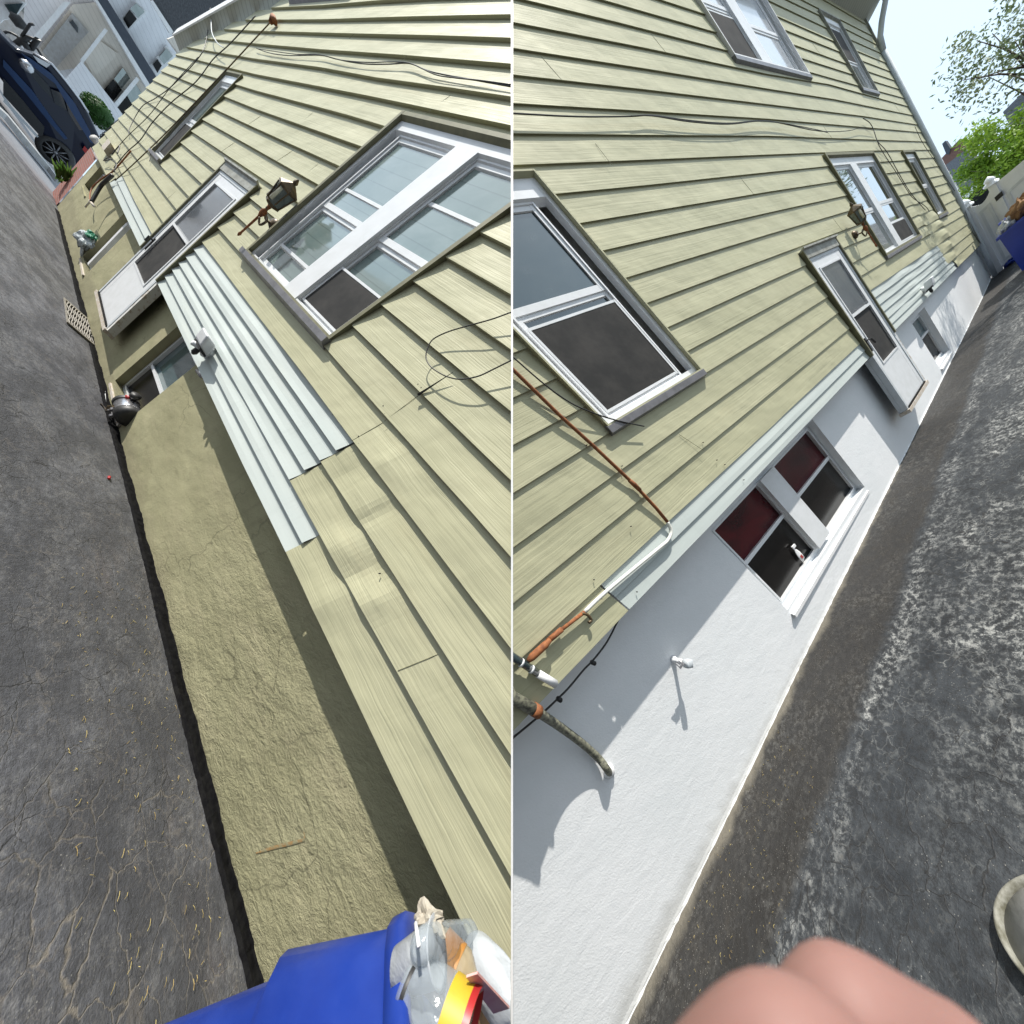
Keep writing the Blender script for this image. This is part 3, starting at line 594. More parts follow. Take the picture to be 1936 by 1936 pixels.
# sloping eave over the far end
e = MB(L); P = L.P; ea = (12.35, 2.60); eb = (6.6, 4.20)
e.hexa([P(ea[0], ea[1], -.1), P(eb[0], eb[1], -.1), P(eb[0], eb[1], .16), P(ea[0], ea[1], .16), P(ea[0], ea[1] + .03, -.1), P(eb[0], eb[1] + .03, -.1), P(eb[0], eb[1] + .03, .16), P(ea[0], ea[1] + .03, .16)])
ev = e.build('eave', M['soffit'], hl)
e = MB(L); e.hexa([P(ea[0], ea[1] - .02, .16), P(eb[0], eb[1] - .02, .16), P(eb[0], eb[1] - .02, .18), P(ea[0], ea[1] - .02, .18), P(ea[0], ea[1] + .12, .16), P(eb[0], eb[1] + .12, .16), P(eb[0], eb[1] + .12, .18), P(ea[0], ea[1] + .12, .18)])
e.build('fascia', M['white'], ev)

# ---------------------------------------------------------------- right-hand house (white foundation)
hr = thing('house', R.G(4, -.3), 'sage clapboard house with fresh white painted foundation, two storeys high', 'house')
WR = [(1.09, 2.07, .82, 2.34), (6.92, 9.10, .84, 2.38), (11.0, 11.98, .98, 2.38), (6.04, 8.20, 3.50, 5.6), (10.62, 11.62, 3.52, 4.86), (4.58, 5.62, -2, 1.35)]
hR = WR + [(.33, 4.62, -.1, .2), (5.72, 9.93, .19, .6), (5.72, 10.4, -.1, .2)]
dR = [(10.6, .5, .35, .07), (10.1, .9, .3, -.05), (11.0, .3, .3, -.05), (9.7, 1.0, .25, .05), (10.9, .75, .25, .05)]
siding(R, BR, 'siding', M['green'], hr, 0, None, 0, 27, hR, .018, dents=dR, ends=lambda kk: (-1.0, 13.70 + .05 * kk * .2), label=None)
siding(R, BR, 'siding_patch', M['mint'], hr, 0, None, 0, 1, [], .018, sub=2, dents=[(2.2, .1, .7, .012)], ends=lambda kk: (.34, 4.66), label='near white siding strip between the gas pipe and the door')
siding(R, BR, 'siding_patch', M['mint'], hr, 0, None, 1, 3, [], .018, sub=2, dents=[(7.2, .4, .4, .02), (8.2, .35, .4, -.015), (9.1, .45, .4, .02), (6.6, .2, .3, -.015)], ends=lambda kk: (5.74, 9.95), label='far white siding patch below the leafy double window')
siding(R, BR, 'siding_patch', M['mint'], hr, 0, None, 0, 1, [], .018, sub=2, dents=[(7.5, .1, .5, .02)], ends=lambda kk: (5.74, 10.42), label='lowest far white siding strip')
B1R = (1.24, 3.20, -1.02, -.06); B2R = (7.05, 7.95, -1.0, -.12)
fwall(R, zfR, 'foundation', M['white_st'], hr, -1.9, 13.9, .03, [B1R, B2R])
w = MB(R); w.box(-1.2, 13.6, .02, 5.3, -.45, -.12); w.build('wall', M['white'], hr, clip=True)
hung_window(R, hr, *WR[0], [(1.17, 1.92)], 1.60, bars=[], screens=[(0, .92, 1.52)], clip=True, head=.12, glassm='glassD', trim='vinylb', d=.04, label='nearest window with a large black screen', outt=.012, outer='green', sash=.03)
hung_window(R, hr, *WR[1], [(6.99, 7.78), (8.05, 9.00)], [1.55, 1.60], screens=[(1, .94, 1.27)], bars=[(1, 1.28)], head=.10, glassm='glassM', d=.026, outt=.035, outer='olive_trim', label='wide double window reflecting leaves', sash=.03)
hung_window(R, hr, *WR[2], [(11.08, 11.88)], 1.68, screens=[], head=.09, glassm='glassM', lowglass='glassG', d=.026, outt=.04, label='narrow window nearest the far corner')
hung_window(R, hr, *WR[3], [(6.08, 6.86), (7.15, 8.08)], [4.2, 4.1], screens=[(0, 3.56, 4.12)], head=.1, glassm='glassP', d=.03, outt=.02, outer='white', label='upper double window with one black screen', sash=.03)
hung_window(R, hr, *WR[4], [(10.66, 11.52)], 4.12, screens=[(0, 4.12, 4.7)], head=.1, glassm='glassG', d=.03, outt=.02, outer='greytrim', label='upper narrow window under the gutter')
storm_door(R, hr, 4.62, 5.58, -.84, 1.34, -.05, -1, 'white storm door above the painted foundation')
bw = basement_window(R, hr, zfR, *B1R, (-.50, -.50), split_u=(2.02, 2.28), gm=('glassR', 'glassB'), d=.075, label='paired basement window with dark red curtains behind', sillm='white')
basement_window(R, hr, zfR, *B2R, (-.48,), gm=('glassL3', 'glassB'), d=.09, label='single far basement window')
# gutter, soffit and downspout at the far top corner
e = MB(R); P = R.P; e.box(5.5, 14.25, 5.29, 5.33, -.1, .34); so_ = e.build('soffit', M['soffit'], hr)
e = MB(R); e.box(5.5, 14.3, 5.25, 5.42, .34, .43); e.build('gutter', M['vinyl_grey'], so_)
e = MB(R); e.tube([P(14.1, 5.3, .38), P(14.1, 5.14, .36), P(14.05, 4.98, .20), P(14.0, 4.82, .09), P(13.95, 4.6, .05)], .045, 8); e.tube([P(13.95, 4.6, .05), P(13.78, 1.5, .045), P(13.72, -.25, .03), P(13.70, -.98, .0)], .040, 8)
e.build('downspout', M['vinyl_grey'], hr)
e = MB(R); e.hexa([P(13.68, -.02, -.10), P(13.76, -.02, -.10), P(13.76, -.02, .045), P(13.68, -.02, .045), P(13.96, 5.3, -.10), P(14.04, 5.3, -.10), P(14.04, 5.3, .045), P(13.96, 5.3, .045)]); e.build('corner_post', M['greytrim'], hr)

# ================================================================ GROUND
def ground(fr, name, mat, u0, u1, w0, w1, nu, nw, amp=.006):
    mb = MB(fr); idx = {}
    for i in range(nu + 1):
        t = i / nu; u = u0 + (u1 - u0) * t ** 1.6
        for j in range(nw + 1):
            s = j / nw; w = w0 + (w1 - w0) * s ** 1.8
            h = amp * (math.sin(u * 1.9 + w * 2.3) + math.sin(u * .8 - w * 1.7)) * min(1, max(w - w0 - .1, 0) * 2)
            idx[i, j] = mb.vert(fr.G(u, w, h), (u, 0, w))
    for i in range(nu):
        for j in range(nw): mb.face(idx[i, j], idx[i + 1, j], idx[i + 1, j + 1], idx[i, j + 1])
    o = mb.build(name, mat, None, clip=True, smooth=True); return tag(o, None, None, kind='structure')
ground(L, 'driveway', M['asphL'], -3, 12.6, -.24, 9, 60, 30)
ground(R, 'driveway', M['asphR'], -4, 60, -.40, 30, 80, 34)
# tar strip along the olive foundation
mb = MB(L); n = 420; pr = None
for i in range(n + 1):
    u = -1.5 + 12.9 * (i / n) ** 1.25; zf = zfL(u); wd = .082 + .006 * math.sin(u * 2.3) + random.uniform(-.004, .004); hh = .014 + .010 * (math.sin(u * 11) * math.sin(u * 4.7)) + random.uniform(-.003, .004) + (.005 if random.random() < .05 else 0)
    q = [mb.vert(L.P(u, L.g(u) + hh + .012, zf + .002)), mb.vert(L.G(u, zf + .006, hh)), mb.vert(L.G(u, zf + wd * .7, .014)), mb.vert(L.G(u, zf + wd, .002))]
    if pr:
        for a in range(3): mb.face(pr[a], q[a], q[a + 1], pr[a + 1])
    pr = q
tag(mb.build('tar_strip', M['tar'], None, smooth=False, clip=True), None, None, kind='structure')
# white paint skirt at the foot of the painted foundation
mb = MB(R); pr = None
for i in range(n + 1):
    u = -1.9 + 15.6 * (i / n) ** 1.25; zf = zfR(u); wd = random.uniform(.001, .009)
    q = [mb.vert(R.P(u, R.g(u) + .03, zf + .001)), mb.vert(R.G(u, zf + .004, .012)), mb.vert(R.G(u, zf + wd, .006)), mb.vert(R.G(u, zf + wd + .004, .0))]
    if pr:
        for a in range(3): mb.face(pr[a], q[a], q[a + 1], pr[a + 1])
    pr = q
o = mb.build('paint_skirt', M['white_st'], hr, smooth=False, clip=True)

# ================================================================ added divider between the two views
mb = MB(); cam_o = Vector((0, 0, CAMH)); pr = None
def seam_pt(fr, py, w):
    d = Vector((0, 1, -(py - 968) / FPX)); dl = fr.Mi @ d; ol = fr.Mi @ (cam_o - fr.O); return cam_o + d * ((w - ol.z) / dl.z)
for i in range(25):
    py = -60 + 2060 * i / 24
    a = seam_pt(L, py, .05); b = seam_pt(R, py, .05); near = a if (a - cam_o).length < (b - cam_o).length else b; far = b if near is a else a
    hw = .0026 * (near.y) + .0004
    far = far + (far - cam_o).normalized() * .5
    q = [mb.vert(near + Vector((-hw, 0, 0))), mb.vert(near + Vector((hw, 0, 0))), mb.vert(far + Vector((hw, 0, 0))), mb.vert(far + Vector((-hw, 0, 0)))]
    if pr:
        for k in range(4): mb.face(pr[k], pr[(k + 1) % 4], q[(k + 1) % 4], q[k])
    else: mb.face(*q)
    pr = q
mb.face(*pr[::-1])
tag(mb.build('view_divider', M['white']), 'long thin white divider added between the two views', 'divider')  # white divider added between the two views, part of neither house

# ================================================================ small helpers
def px(fr, pts, w=None, **kw): return [fr.P(*fr.at(x, y, w=w, **kw)) for x, y in pts]
def z4(ox, oy, *p): return [(ox + a / 4, oy + b / 4) for a, b in p]
def smoothline(pts, n=6):
    P = [Vector(p) for p in pts]; out = []
    for i in range(len(P) - 1):
        a, b, c, d = P[max(i - 1, 0)], P[i], P[i + 1], P[min(i + 2, len(P) - 1)]
        for k in range(n):
            t = k / n; out.append(.5 * ((2 * b) + (c - a) * t + (2 * a - 5 * b + 4 * c - d) * t * t + (3 * b - a - 3 * c + d) * t ** 3))
    return out + [P[-1]]
def cable(fr, pts, r, name, label, cat, w=.05, mat='black', clip=True, group=None, sag=None):
    mb = MB(fr); mb.tube(smoothline(px(fr, pts, w=w)), r, 6)
    return tag(mb.build(name, M[mat], clip=clip), label, cat, group)

# ================================================================ LEFT: wires and pipes on the wall
t = MB(L); t.tube(smoothline(px(L, z4(0, 0, (870, 1365), (1000, 1250), (1270, 990), (1700, 540), (1932, 290)) + [(513, 40)], w=.05), 4), .0060, 8)
p = thing('conduit', t.v[0], 'long rusty brown conduit climbing the olive-based house past its narrow far window', 'conduit')
t.build('pipe', M['brass'], p)
t = MB(L); q = px(L, [(511, 43), (517, 34), (519, 41)], w=.07); t.tube(q, [.02, .035, .03], 8); t.build('weather_head', M['rust'], p)
cable(L, z4(0, 0, (860, 1270), (960, 1150), (1060, 1060), (1150, 930), (1290, 780), (1480, 620), (1610, 450), (1740, 330), (1932, 120)), .0055, 'cable', 'dark cable snaking up beside the rusty conduit to the eave', 'cable')
cable(L, z4(0, 0, (975, 1020), (980, 970), (1070, 810), (1180, 740), (1300, 650), (1500, 440), (1560, 300), (1590, 60)), .005, 'cable', 'thin wavy wire running up to the ribbed eave at the far end', 'cable')
cable(L, z4(0, 0, (880, 1125), (975, 1020), (1130, 870), (1290, 660), (1500, 430)), .004, 'cable', 'thin straight wire rising from the beige meter box', 'cable')
cable(L, z4(0, 0, (1600, 70), (1600, 230), (1640, 320), (1690, 360)), .006, 'cable', 'pale loose wire dangling below the ribbed eave', 'cable', w=.12, mat='vinyl')
cable(L, z4(0, 0, (1130, 1220), (1150, 1130), (1200, 1090), (1280, 1030), (1350, 930), (1480, 800)), .003, 'cable', 'thin wire curling past the sill of the narrow far window', 'cable', w=.05)
s = [(484, 91)] + z4(484, 0, (100, 400), (250, 420), (480, 418), (600, 445), (720, 470), (850, 485), (1000, 485), (1160, 480), (1300, 535), (1450, 570), (1680, 610), (1932, 655))
cable(L, s, .0035, 'cable', 'slack twin cable pinned under a siding course above the big double window', 'cable', w=.045)
s2 = [(486, 92)] + z4(484, 0, (120, 385), (300, 410), (480, 414), (650, 455), (850, 472), (1000, 468), (1160, 478), (1350, 562), (1500, 588), (1680, 606), (1932, 640))
cable(L, s2, .0030, 'cable', 'second strand of the slack cable above the big double window', 'cable', w=.05)
cable(L, z4(484, 400, (2000, 740), (1920, 765), (1780, 815), (1600, 865), (1450, 910), (1340, 965), (1300, 1030), (1285, 1100), (1310, 1160), (1370, 1210), (1450, 1250), (1550, 1268), (1680, 1245), (1800, 1190), (2000, 1090)), .0028, 'cable', 'black wire hanging in a wide loop over the siding below the big window', 'cable', w=.07)
# dark open joint where two boards part
t = MB(L); a, b = px(L, z4(484, 400, (1490, 1215), (1225, 1385)), w=.041); t.tube([a, (a + b) / 2, b], [.001, .003, .006], 5)
t.build('open_joint', M['black'], hl, smooth=False)
def seamline(fr, parent, a, b, w, r=.0012):
    t = MB(fr); t.tube([fr.P(*fr.at(*a, w=w)), fr.P(*fr.at(*b, w=w - .02))], r, 4); return t
for fr, par, lst in ((L, hl, [((752, 1268), (828, 1237)), ((664, 834), (724, 799)), ((726, 797), (790, 748)), ((1285 / 4 + 484, 860 / 4), (1470 / 4 + 484, 722 / 4)), ((484 + 700 / 4, 905 / 4), (484 + 835 / 4, 795 / 4)), ((484 + 310 / 4, 955 / 4), (484 + 430 / 4, 852 / 4)), ((484 + 510 / 4, 540 / 4), (484 + 600 / 4, 458 / 4)), ((484 + 705 / 4, 290 / 4), (484 + 815 / 4, 195 / 4)), ((484 + 1130 / 4, 158 / 4), (484 + 1255 / 4, 50 / 4)), ((484 + 1100 / 4, 455 / 4), (484 + 1235 / 4, 350 / 4)), ((484 + 92 / 4, 605 / 4), (484 + 180 / 4, 522 / 4)), ((484 + 340 / 4, 1345 / 4), (484 + 470 / 4, 1240 / 4)), ((1270 / 4, 1500 / 4), (1340 / 4, 1437 / 4)), ((1005 / 4, 1510 / 4), (1060 / 4, 1465 / 4))]),
                     (R, hr, [((1448 / 4 + 968, 270 / 4 + 784), (1408 / 4 + 968 - 36, 150 / 4 + 784)), ((968 + 755 / 4, 1248 / 4), (968 + 630 / 4, 1085 / 4))])):
    for a, b in lst:
        big = MB(fr); pa, pb = fr.P(*fr.at(*a, w=.034)), fr.P(*fr.at(*b, w=.010)); big.tube([pa, pb], .0011, 4); big.build('board_joint', M['olive_trim'], par, smooth=False)
rj = random.Random(5)
for fr, par, lst in ((R, hr, [(u_ * 1.0 + rj.uniform(-.5, .5), k_) for k_ in range(1, 26) for u_ in (rj.uniform(.8, 12.5),)]), (L, hl, [(rj.uniform(2, 10), k_) for k_ in range(4, 17)])):
    hs = WR if fr is R else WL; T_ = BR if fr is R else BL
    for u_, k_ in lst:
        if any(h[0] - .1 < u_ < h[1] + .1 and h[2] - .25 < k_ * .2 < h[3] for h in hs) or (fr is L and k_ * .2 > 2.3) or (fr is R and k_ < 4): continue
        lo_, hi_ = bv(T_, k_, u_), bv(T_, k_ + 1, u_); lp = .018 if fr is R else .033
        big = MB(fr); big.hexa([fr.P(u_ + a, v_, w_) for v_, q_ in ((lo_, 1), (hi_ - .006, .2)) for a, w_ in ((0, lp * q_ - .002), (.0015, lp * q_ - .002), (.0015, lp * q_ + .0012), (0, lp * q_ + .0016))])
        if max((p_.x * fr.side for p_ in big.v)) > .01: big.build('board_joint', M['olive_trim'], par, smooth=False, clip=True)
# nail heads
for fr, par, lst in ((L, hl, z4(484, 400, (965, 1470), (978, 1532), (1228, 1308), (1252, 1334), (190, 1008), (585, 1535), (778, 1700)) + z4(484, 800, (780, 157), (935, 1137))), (R, hr, z4(968, 784, (680, 1295), (945, 1340), (900, 845), (620, 1248), (565, 230), (832, 388), (1445, 210), (1610, 378), (1550, 343), (1752, 493)))):
    for p_ in lst:
        t = MB(fr); c = fr.P(*fr.at(*p_, w=.026)); t.lathe(c, fr.N, [(.0028, -.004), (.0028, .004), (.0015, .005)], 6); t.build('nail', M['black'], par)

# meter box at the far corner with the cable bundle
mb = MB(L); c = L.at(207, 284, w=.05); mb.box(c.x - .16, c.x + .30, c.y - .10, c.y + .10, .0, .12)
mbx = thing('junction_box', L.P(c.x, c.y, .05), 'beige box with wires below at the far end of the olive-based house', 'junction box'); mb.build('box', M['peel'], mbx)
t = MB(L)
for a in ([(204, 298), (196, 304), (212, 301)], [(212, 292), (226, 275), (222, 290)], [(205, 300), (220, 310), (215, 325)]): t.tube(smoothline(px(L, a, w=.09)), .007, 5)
t.build('wires', M['black'], mbx)
t = MB(L); t.tube(smoothline(px(L, z4(0, 0, (690, 1530), (760, 1410), (800, 1370), (850, 1325)), w=.10)), .022, 8)
p = thing('hose', t.v[0], 'black hose end hanging below the siding by the small far basement window', 'hose'); t.build('hose_body', M['black'], p)
t = MB(L); t.tube(px(L, z4(0, 0, (645, 1568), (700, 1500)), w=.10), .010, 6); t.tube(px(L, z4(0, 0, (680, 1520), (712, 1560)), w=.10), .016, 6); t.build('nozzle', M['peel'], p)
cable(L, z4(0, 0, (682, 1520), (680, 1470), (705, 1410), (780, 1345), (860, 1290), (990, 1140)), .009, 'pipe', 'curved rusty drain pipe over the olive foundation at the far end', 'pipe', w=.05, mat='rust')

# ---------------------------------------------------------------- lantern
def lantern(fr, label, c0, sc=1.0):
    """arm plate, scroll, glazed hexagonal body with candle, cap, finial and a long spiked tail"""
    c = fr.at(*c0, w=.14); u, v, w_ = c; P = fr.P; B = fr.B; o = P(u, v, w_)
    t = thing('wall_lantern', P(u, v, 0), label, 'wall lantern')
    m = MB(fr); m.lathe(P(u, v - .12, .03), fr.N, [(.045, -.03), (.05, .0), (.03, .02)], 12); m.tube(smoothline([P(u, v - .12, .03), P(u, v - .17, .09), P(u, v - .14, .14), P(u, v - .09, .14)]), .009, 6); m.build('arm', M['brass'], t)
    m = MB(fr)
    for k in range(6):
        a = math.pi / 3 * k; e1 = fr.A * math.cos(a) + fr.N * math.sin(a)
        m.tube([o + B * -.075 + e1 * .042, o + B * .075 + e1 * .062], .005, 5)
    m.lathe(o, B, [(.02, -.10), (.046, -.085), (.046, -.07)], 6, ref=fr.A); m.lathe(o, B, [(.068, .072), (.066, .086), (.03, .12), (.012, .135), (.016, .15), (.004, .18)], 6, ref=fr.A)
    bd = m.build('cage', M['brass'], t, smooth=False)
    m = MB(fr); m.lathe(o, B, [(.038, -.07), (.057, .072)], 6, ref=fr.A, cap=False); m.build('lamp_glass', M['lampglass'], bd, smooth=False)
    m = MB(fr)
    for k in (-1, 1): m.lathe(o + fr.A * .035 * k + fr.N * .035, B, [(.011, -.06), (.011, .05)], 8)
    m.build('candle', M['cream'], bd)
    m = MB(fr); m.lathe(o, B, [(.004, -.44), (.010, -.42), (.006, -.40), (.007, -.22), (.016, -.19), (.018, -.16), (.008, -.14), (.014, -.10)], 10); m.build('tail_spike', M['rust'], t)
    m = MB(fr); m.tube(smoothline([P(u - .03, v - .16, w_ - .02), P(u - .08, v - .19, w_ - .03), P(u - .07, v - .25, w_ - .02), P(u - .02, v - .22, w_)]), .007, 6); m.build('scroll', M['brass'], t)
    return t
lantern(L, 'tarnished brass lantern between the door and the big double window', (530, 372))
lantern(R, 'tarnished lantern at the foot of the leafy reflecting window', (1622, 408))

# ---------------------------------------------------------------- floodlights
def flood(fr, c0, label, s=1.0):
    c = fr.at(*c0, w=.09); u, v, w_ = c; P = fr.P
    t = thing('floodlight', P(u, v, .04), label, 'floodlight')
    m = MB(fr); m.lathe(P(u, v - .02, .03), fr.N, [(.05, -.01), (.05, .03), (.02, .05), (.018, .10)], 14); m.build('mount', M['vinyl'], t)
    m = MB(fr); a = P(u - .085 * s, v - .03, .08); P2 = lambda x, y, z: P(u + x * s, v + y * s, .06 + z * s)
    m.hexa([P2(-.09, -.055, .0), P2(.09, -.055, .0), P2(.08, -.045, .10), P2(-.08, -.045, .10), P2(-.09, .055, .02), P2(.09, .055, .02), P2(.075, .05, .12), P2(-.075, .05, .12)])
    h = m.build('head', M['vinyl'], t)
    bpy.context.view_layer.objects.active = h; md = h.modifiers.new('b', 'BEVEL'); md.width = .014; md.segments = 3
    m = MB(fr); m.box(u - .075 * s, u + .075 * s, v - .07 * s, v - .05 * s, .07, .145); m.build('lens', M['black'], t)
    m = MB(fr); m.lathe(P(u + .02, v - .07, .10), -fr.B, [(.016, 0), (.018, .05), (.008, .07)], 10); m.build('sensor', M['black'], t)
    return t
flood(L, (392, 652), 'white floodlight on the white siding patch by the olive basement windows', 1.0)
flood(R, (1752, 540), 'grey-white floodlight on the far white siding over the painted foundation', 1.1)
# shadow-casting stub light under the siding above the left basement window
m = MB(L); m.tube(px(L, [(376, 702), (384, 712)], w=.0), .02, 8); tag(m.build('cable_end', M['chrome']), 'small metal fitting under the white siding by the big basement window', 'fitting')

# ---------------------------------------------------------------- foundation marks
c = L.at(572, 1592, w=-.185)
m = MB(L); P = L.P
ln = [L.at(*q, w=-.187) for q in z4(484, 1452, (360, 480), (368, 520), (360, 545), (300, 560), (220, 580), (140, 600), (60, 625), (0, 645))]
wds = [.001, .003, .005, .006, .007, .006, .005, .002]; pr = None
for q, wd in zip(ln, wds):
    i = [m.uvw(q.x - wd, q.y + wd * .5, q.z), m.uvw(q.x, q.y, q.z + .0005), m.uvw(q.x + wd, q.y - wd * .5, q.z)]
    if pr: m.face(pr[0], i[0], i[1], pr[1]); m.face(pr[1], i[1], i[2], pr[2])
    pr = i
M['ruststain'] = soft('rust_stain', (.32, .19, .07), (.27, .255, .155), .95, 45, .003, lo=.42, hi=.58)
m.build('rust_stain', M['ruststain'], hl, smooth=False)
M['mottle'] = soft('mottled_zinc', (.22, .22, .16), (.07, .07, .055), .6, 60, .002, lo=.42, hi=.6)
c = R.at(1283, 1257, w=-.10)
t = thing('vent', R.P(c.x, c.y, -.2), 'small grey louvred vent outlet on the painted foundation', 'vent')
m = MB(R); m.lathe(R.P(c.x + .01, c.y, -.215), R.N, [(.022, 0), (.019, .01), (.014, .02), (.014, .085)], 14); m.build('duct', M['white'], t)
m = MB(R); m.lathe(R.P(c.x + .01, c.y, -.215) + R.N * .065, R.N, [(.015, 0), (.030, .016), (.030, .042), (.022, .048)], 4); h = m.build('hood', M['vinyl_grey'], t)
m = MB(R); m.box(c.x - .012, c.x + .03, c.y - .026, c.y - .022, -.125, -.095)
for k in range(3): m.box(c.x - .010 + .013 * k, c.x - .004 + .013 * k, c.y - .02, c.y + .018, -.102, -.098)
m.build('louvre', M['alu'], h)

# ---------------------------------------------------------------- RIGHT: gas pipe, conduit, tube, cables
t = MB(R); a = px(R, [(940, 668), (968, 697), (1060, 787), (1122, 843), (1198, 915), (1240, 960), (1262, 987)], w=.036)
p = thing('gas_pipe', a[0], 'rusty pipe with one white painted bend crossing the siding to the painted foundation', 'pipe')
t.tube(a, .0088, 10); t.build('rusty_run', M['rust'], p, clip=True)
t = MB(R); t.tube(smoothline(px(R, [(1262, 987), (1269, 1005), (1262, 1022), (1245, 1037), (1150, 1115), (1105, 1157)], w=.036), 5), .0092, 10); t.build('painted_bend', M['rustwhite'], p)
t = MB(R); t.tube(px(R, [(1105, 1157), (1052, 1198)], w=.036), .0086, 10); t.build('rusty_run', M['rust'], p)
t = MB(R); t.tube(px(R, [(1190, 908), (1200, 917), (1210, 927)], w=.036), [.0105, .0125, .0105], 10); t.build('coupling', M['rust'], p); t = MB(R); t.tube(px(R, [(1062, 1190), (1036, 1212)], w=.036), .0125, 10); t.build('coupling', M['rust'], p)
t = MB(R); t.tube(px(R, [(1040, 1210), (1030, 1220), (1006, 1242), (998, 1250)], w=.05), [.010, .0155, .0155, .009], 12); t.build('union', M['rust'], p)
t = MB(R); t.tube(smoothline(px(R, [(1100, 1160), (1110, 1162), (1118, 1172), (1113, 1177)], w=.04), 4), .007, 8); t.build('clamp', M['brass'], p)
t = MB(R); a = px(R, [(958, 1300), (968, 1318), (1014, 1344)], w=.045); t.tube(a, .024, 14)
p = thing('downpipe', a[0], 'mottled green grey pipe bending into the painted foundation', 'pipe'); t.build('upper_length', M['mottle'], p, clip=True)
t = MB(R); q = [R.P(*R.at(1014, 1344, w=.045)), R.P(*R.at(1060, 1375, w=-.08)), R.P(*R.at(1100, 1405, w=-.15)), R.P(*R.at(1130, 1432, w=-.18)), R.P(*R.at(1146, 1452, w=-.16)), R.P(*R.at(1152, 1462, w=-.24))]
t.tube(smoothline(q, 5), .0185, 14); t.build('lower_length', M['mottle'], p)
t = MB(R); t.tube(px(R, [(1008, 1340), (1019, 1347)], w=.045), .026, 14); t.build('rusty_collar', M['rust'], p)
t = MB(R); c = R.at(1150, 1458, w=-.215); t.lathe(R.P(c.x, c.y, -.222), R.N, [(.034, 0), (.030, .012), (.022, .022)], 14); t.build('mortar_collar', M['white'], p)
t = MB(R); a = px(R, [(955, 1232), (1018, 1274)], w=.05); t.tube(a, .016, 12); p = thing('sight_tube', a[0], 'clear plastic tube with a white end across the siding by the pipe', 'tube'); t.build('tube', M['glassD'], p, clip=True, smooth=True)
t = MB(R); t.tube(px(R, [(1016, 1273), (1050, 1293)], w=.05), .0165, 12); t.build('end_cap', M['white'], p)
t = MB(R)
for q in ((984, 1252), (1003, 1264)): t.tube(px(R, [q, (q[0] + 3, q[1] + 2)], w=.05), .0175, 12)
t.build('ring', M['vinyl'], p)
cable(R, [(955, 664)] + z4(968, 300, (12, 1505), (250, 1710), (450, 1850), (640, 1932)) + z4(968, 784, (800, 45), (1000, 88)), .0035, 'cable', 'black cable crossing the corner of the nearest window sill', 'cable', w=.05)
cable(R, z4(968, 784, (805, 1550), (740, 1680), (690, 1760), (610, 1860), (540, 1932)) + z4(968, 1200, (430, 400), (340, 490), (200, 620), (12, 775), (-60, 830)), .0042, 'cable', 'black cable clipped along the top of the painted foundation', 'cable', w=-.05)
t = MB(R)
for q in ((1057, 1322), (1121, 1253)): cc = R.P(*R.at(*q, w=-.05)); t.lathe(cc, R.N, [(.011, -.01), (.011, .012)], 8)
tag(t.build('cable_clip', M['black']), 'pair of small black clips holding the foundation cable', 'cable clip')
cable(R, z4(968, 0, (-40, 856), (12, 858), (500, 882), (900, 880), (1060, 873), (1350, 912), (1640, 932), (1932, 915)) + z4(1452, 0, (340, 985), (500, 996), (620, 987), (700, 968), (800, 985)), .0042, 'cable', 'black cable running level across the siding above the painted-foundation house windows', 'cable', w=.05)
cable(R, z4(968, 0, (900, 878), (1060, 876), (1350, 922), (1640, 940), (1932, 918)) + z4(1452, 0, (340, 975), (450, 1003)), .0035, 'cable', 'lower strand sagging beneath the level black cable', 'cable', w=.055)
cable(R, z4(1452, 0, (720, 895), (770, 930), (800, 985), (830, 1070), (900, 1150), (1000, 1330), (1080, 1460), (1190, 1590)), .0045, 'cable', 'slanting cable passing left of the narrow window nearest the far corner', 'cable')
cable(R, z4(1452, 0, (800, 990), (850, 1120), (960, 1290), (1060, 1450), (1100, 1500), (1190, 1560), (1220, 1600)), .004, 'cable', 'second slanting cable ending beside the narrow window', 'cable')
cable(R, z4(1452, 0, (1110, 955), (1170, 1080), (1290, 1260), (1440, 1490), (1500, 1620), (1550, 1760), (1610, 1840)), .004, 'cable', 'cable following the far corner down to the fence', 'cable')
# spray bottle behind the dark basement pane
c = R.at(1500, 1045, w=-.30); P = R.P
t = thing('spray_bottle', P(c.x, c.y - .1, -.29), 'white spray bottle standing inside the dark basement window', 'spray bottle')
o_ = P(c.x + .02, -.93, -.277)
m = MB(R); m.lathe(o_, R.B, [(.028, 0), (.030, .03), (.030, .07), (.020, .11), (.009, .13), (.009, .15)], 12, sq=.15, ref=R.A); m.build('bottle', M['milkw'] if 'milkw' in M else M['white'], t)
m = MB(R); m.hexa([o_ + R.A * a + R.B * b + R.N * c_ for a, b, c_ in ((-.012, .15, 0), (.035, .15, 0), (.035, .15, .008), (-.012, .15, .008), (-.014, .18, 0), (.04, .175, 0), (.04, .175, .008), (-.014, .18, .008))]); m.build('trigger', M['white'], t)
m = MB(R); m.hexa([o_ + R.A * a + R.B * b + R.N * c_ for a, b, c_ in ((-.015, .02, .005), (.015, .02, .005), (.015, .02, .0065), (-.015, .02, .0065), (-.015, .055, .005), (.015, .055, .005), (.015, .055, .0065), (-.015, .055, .0065))]); m.build('label_band', M['red'], t)

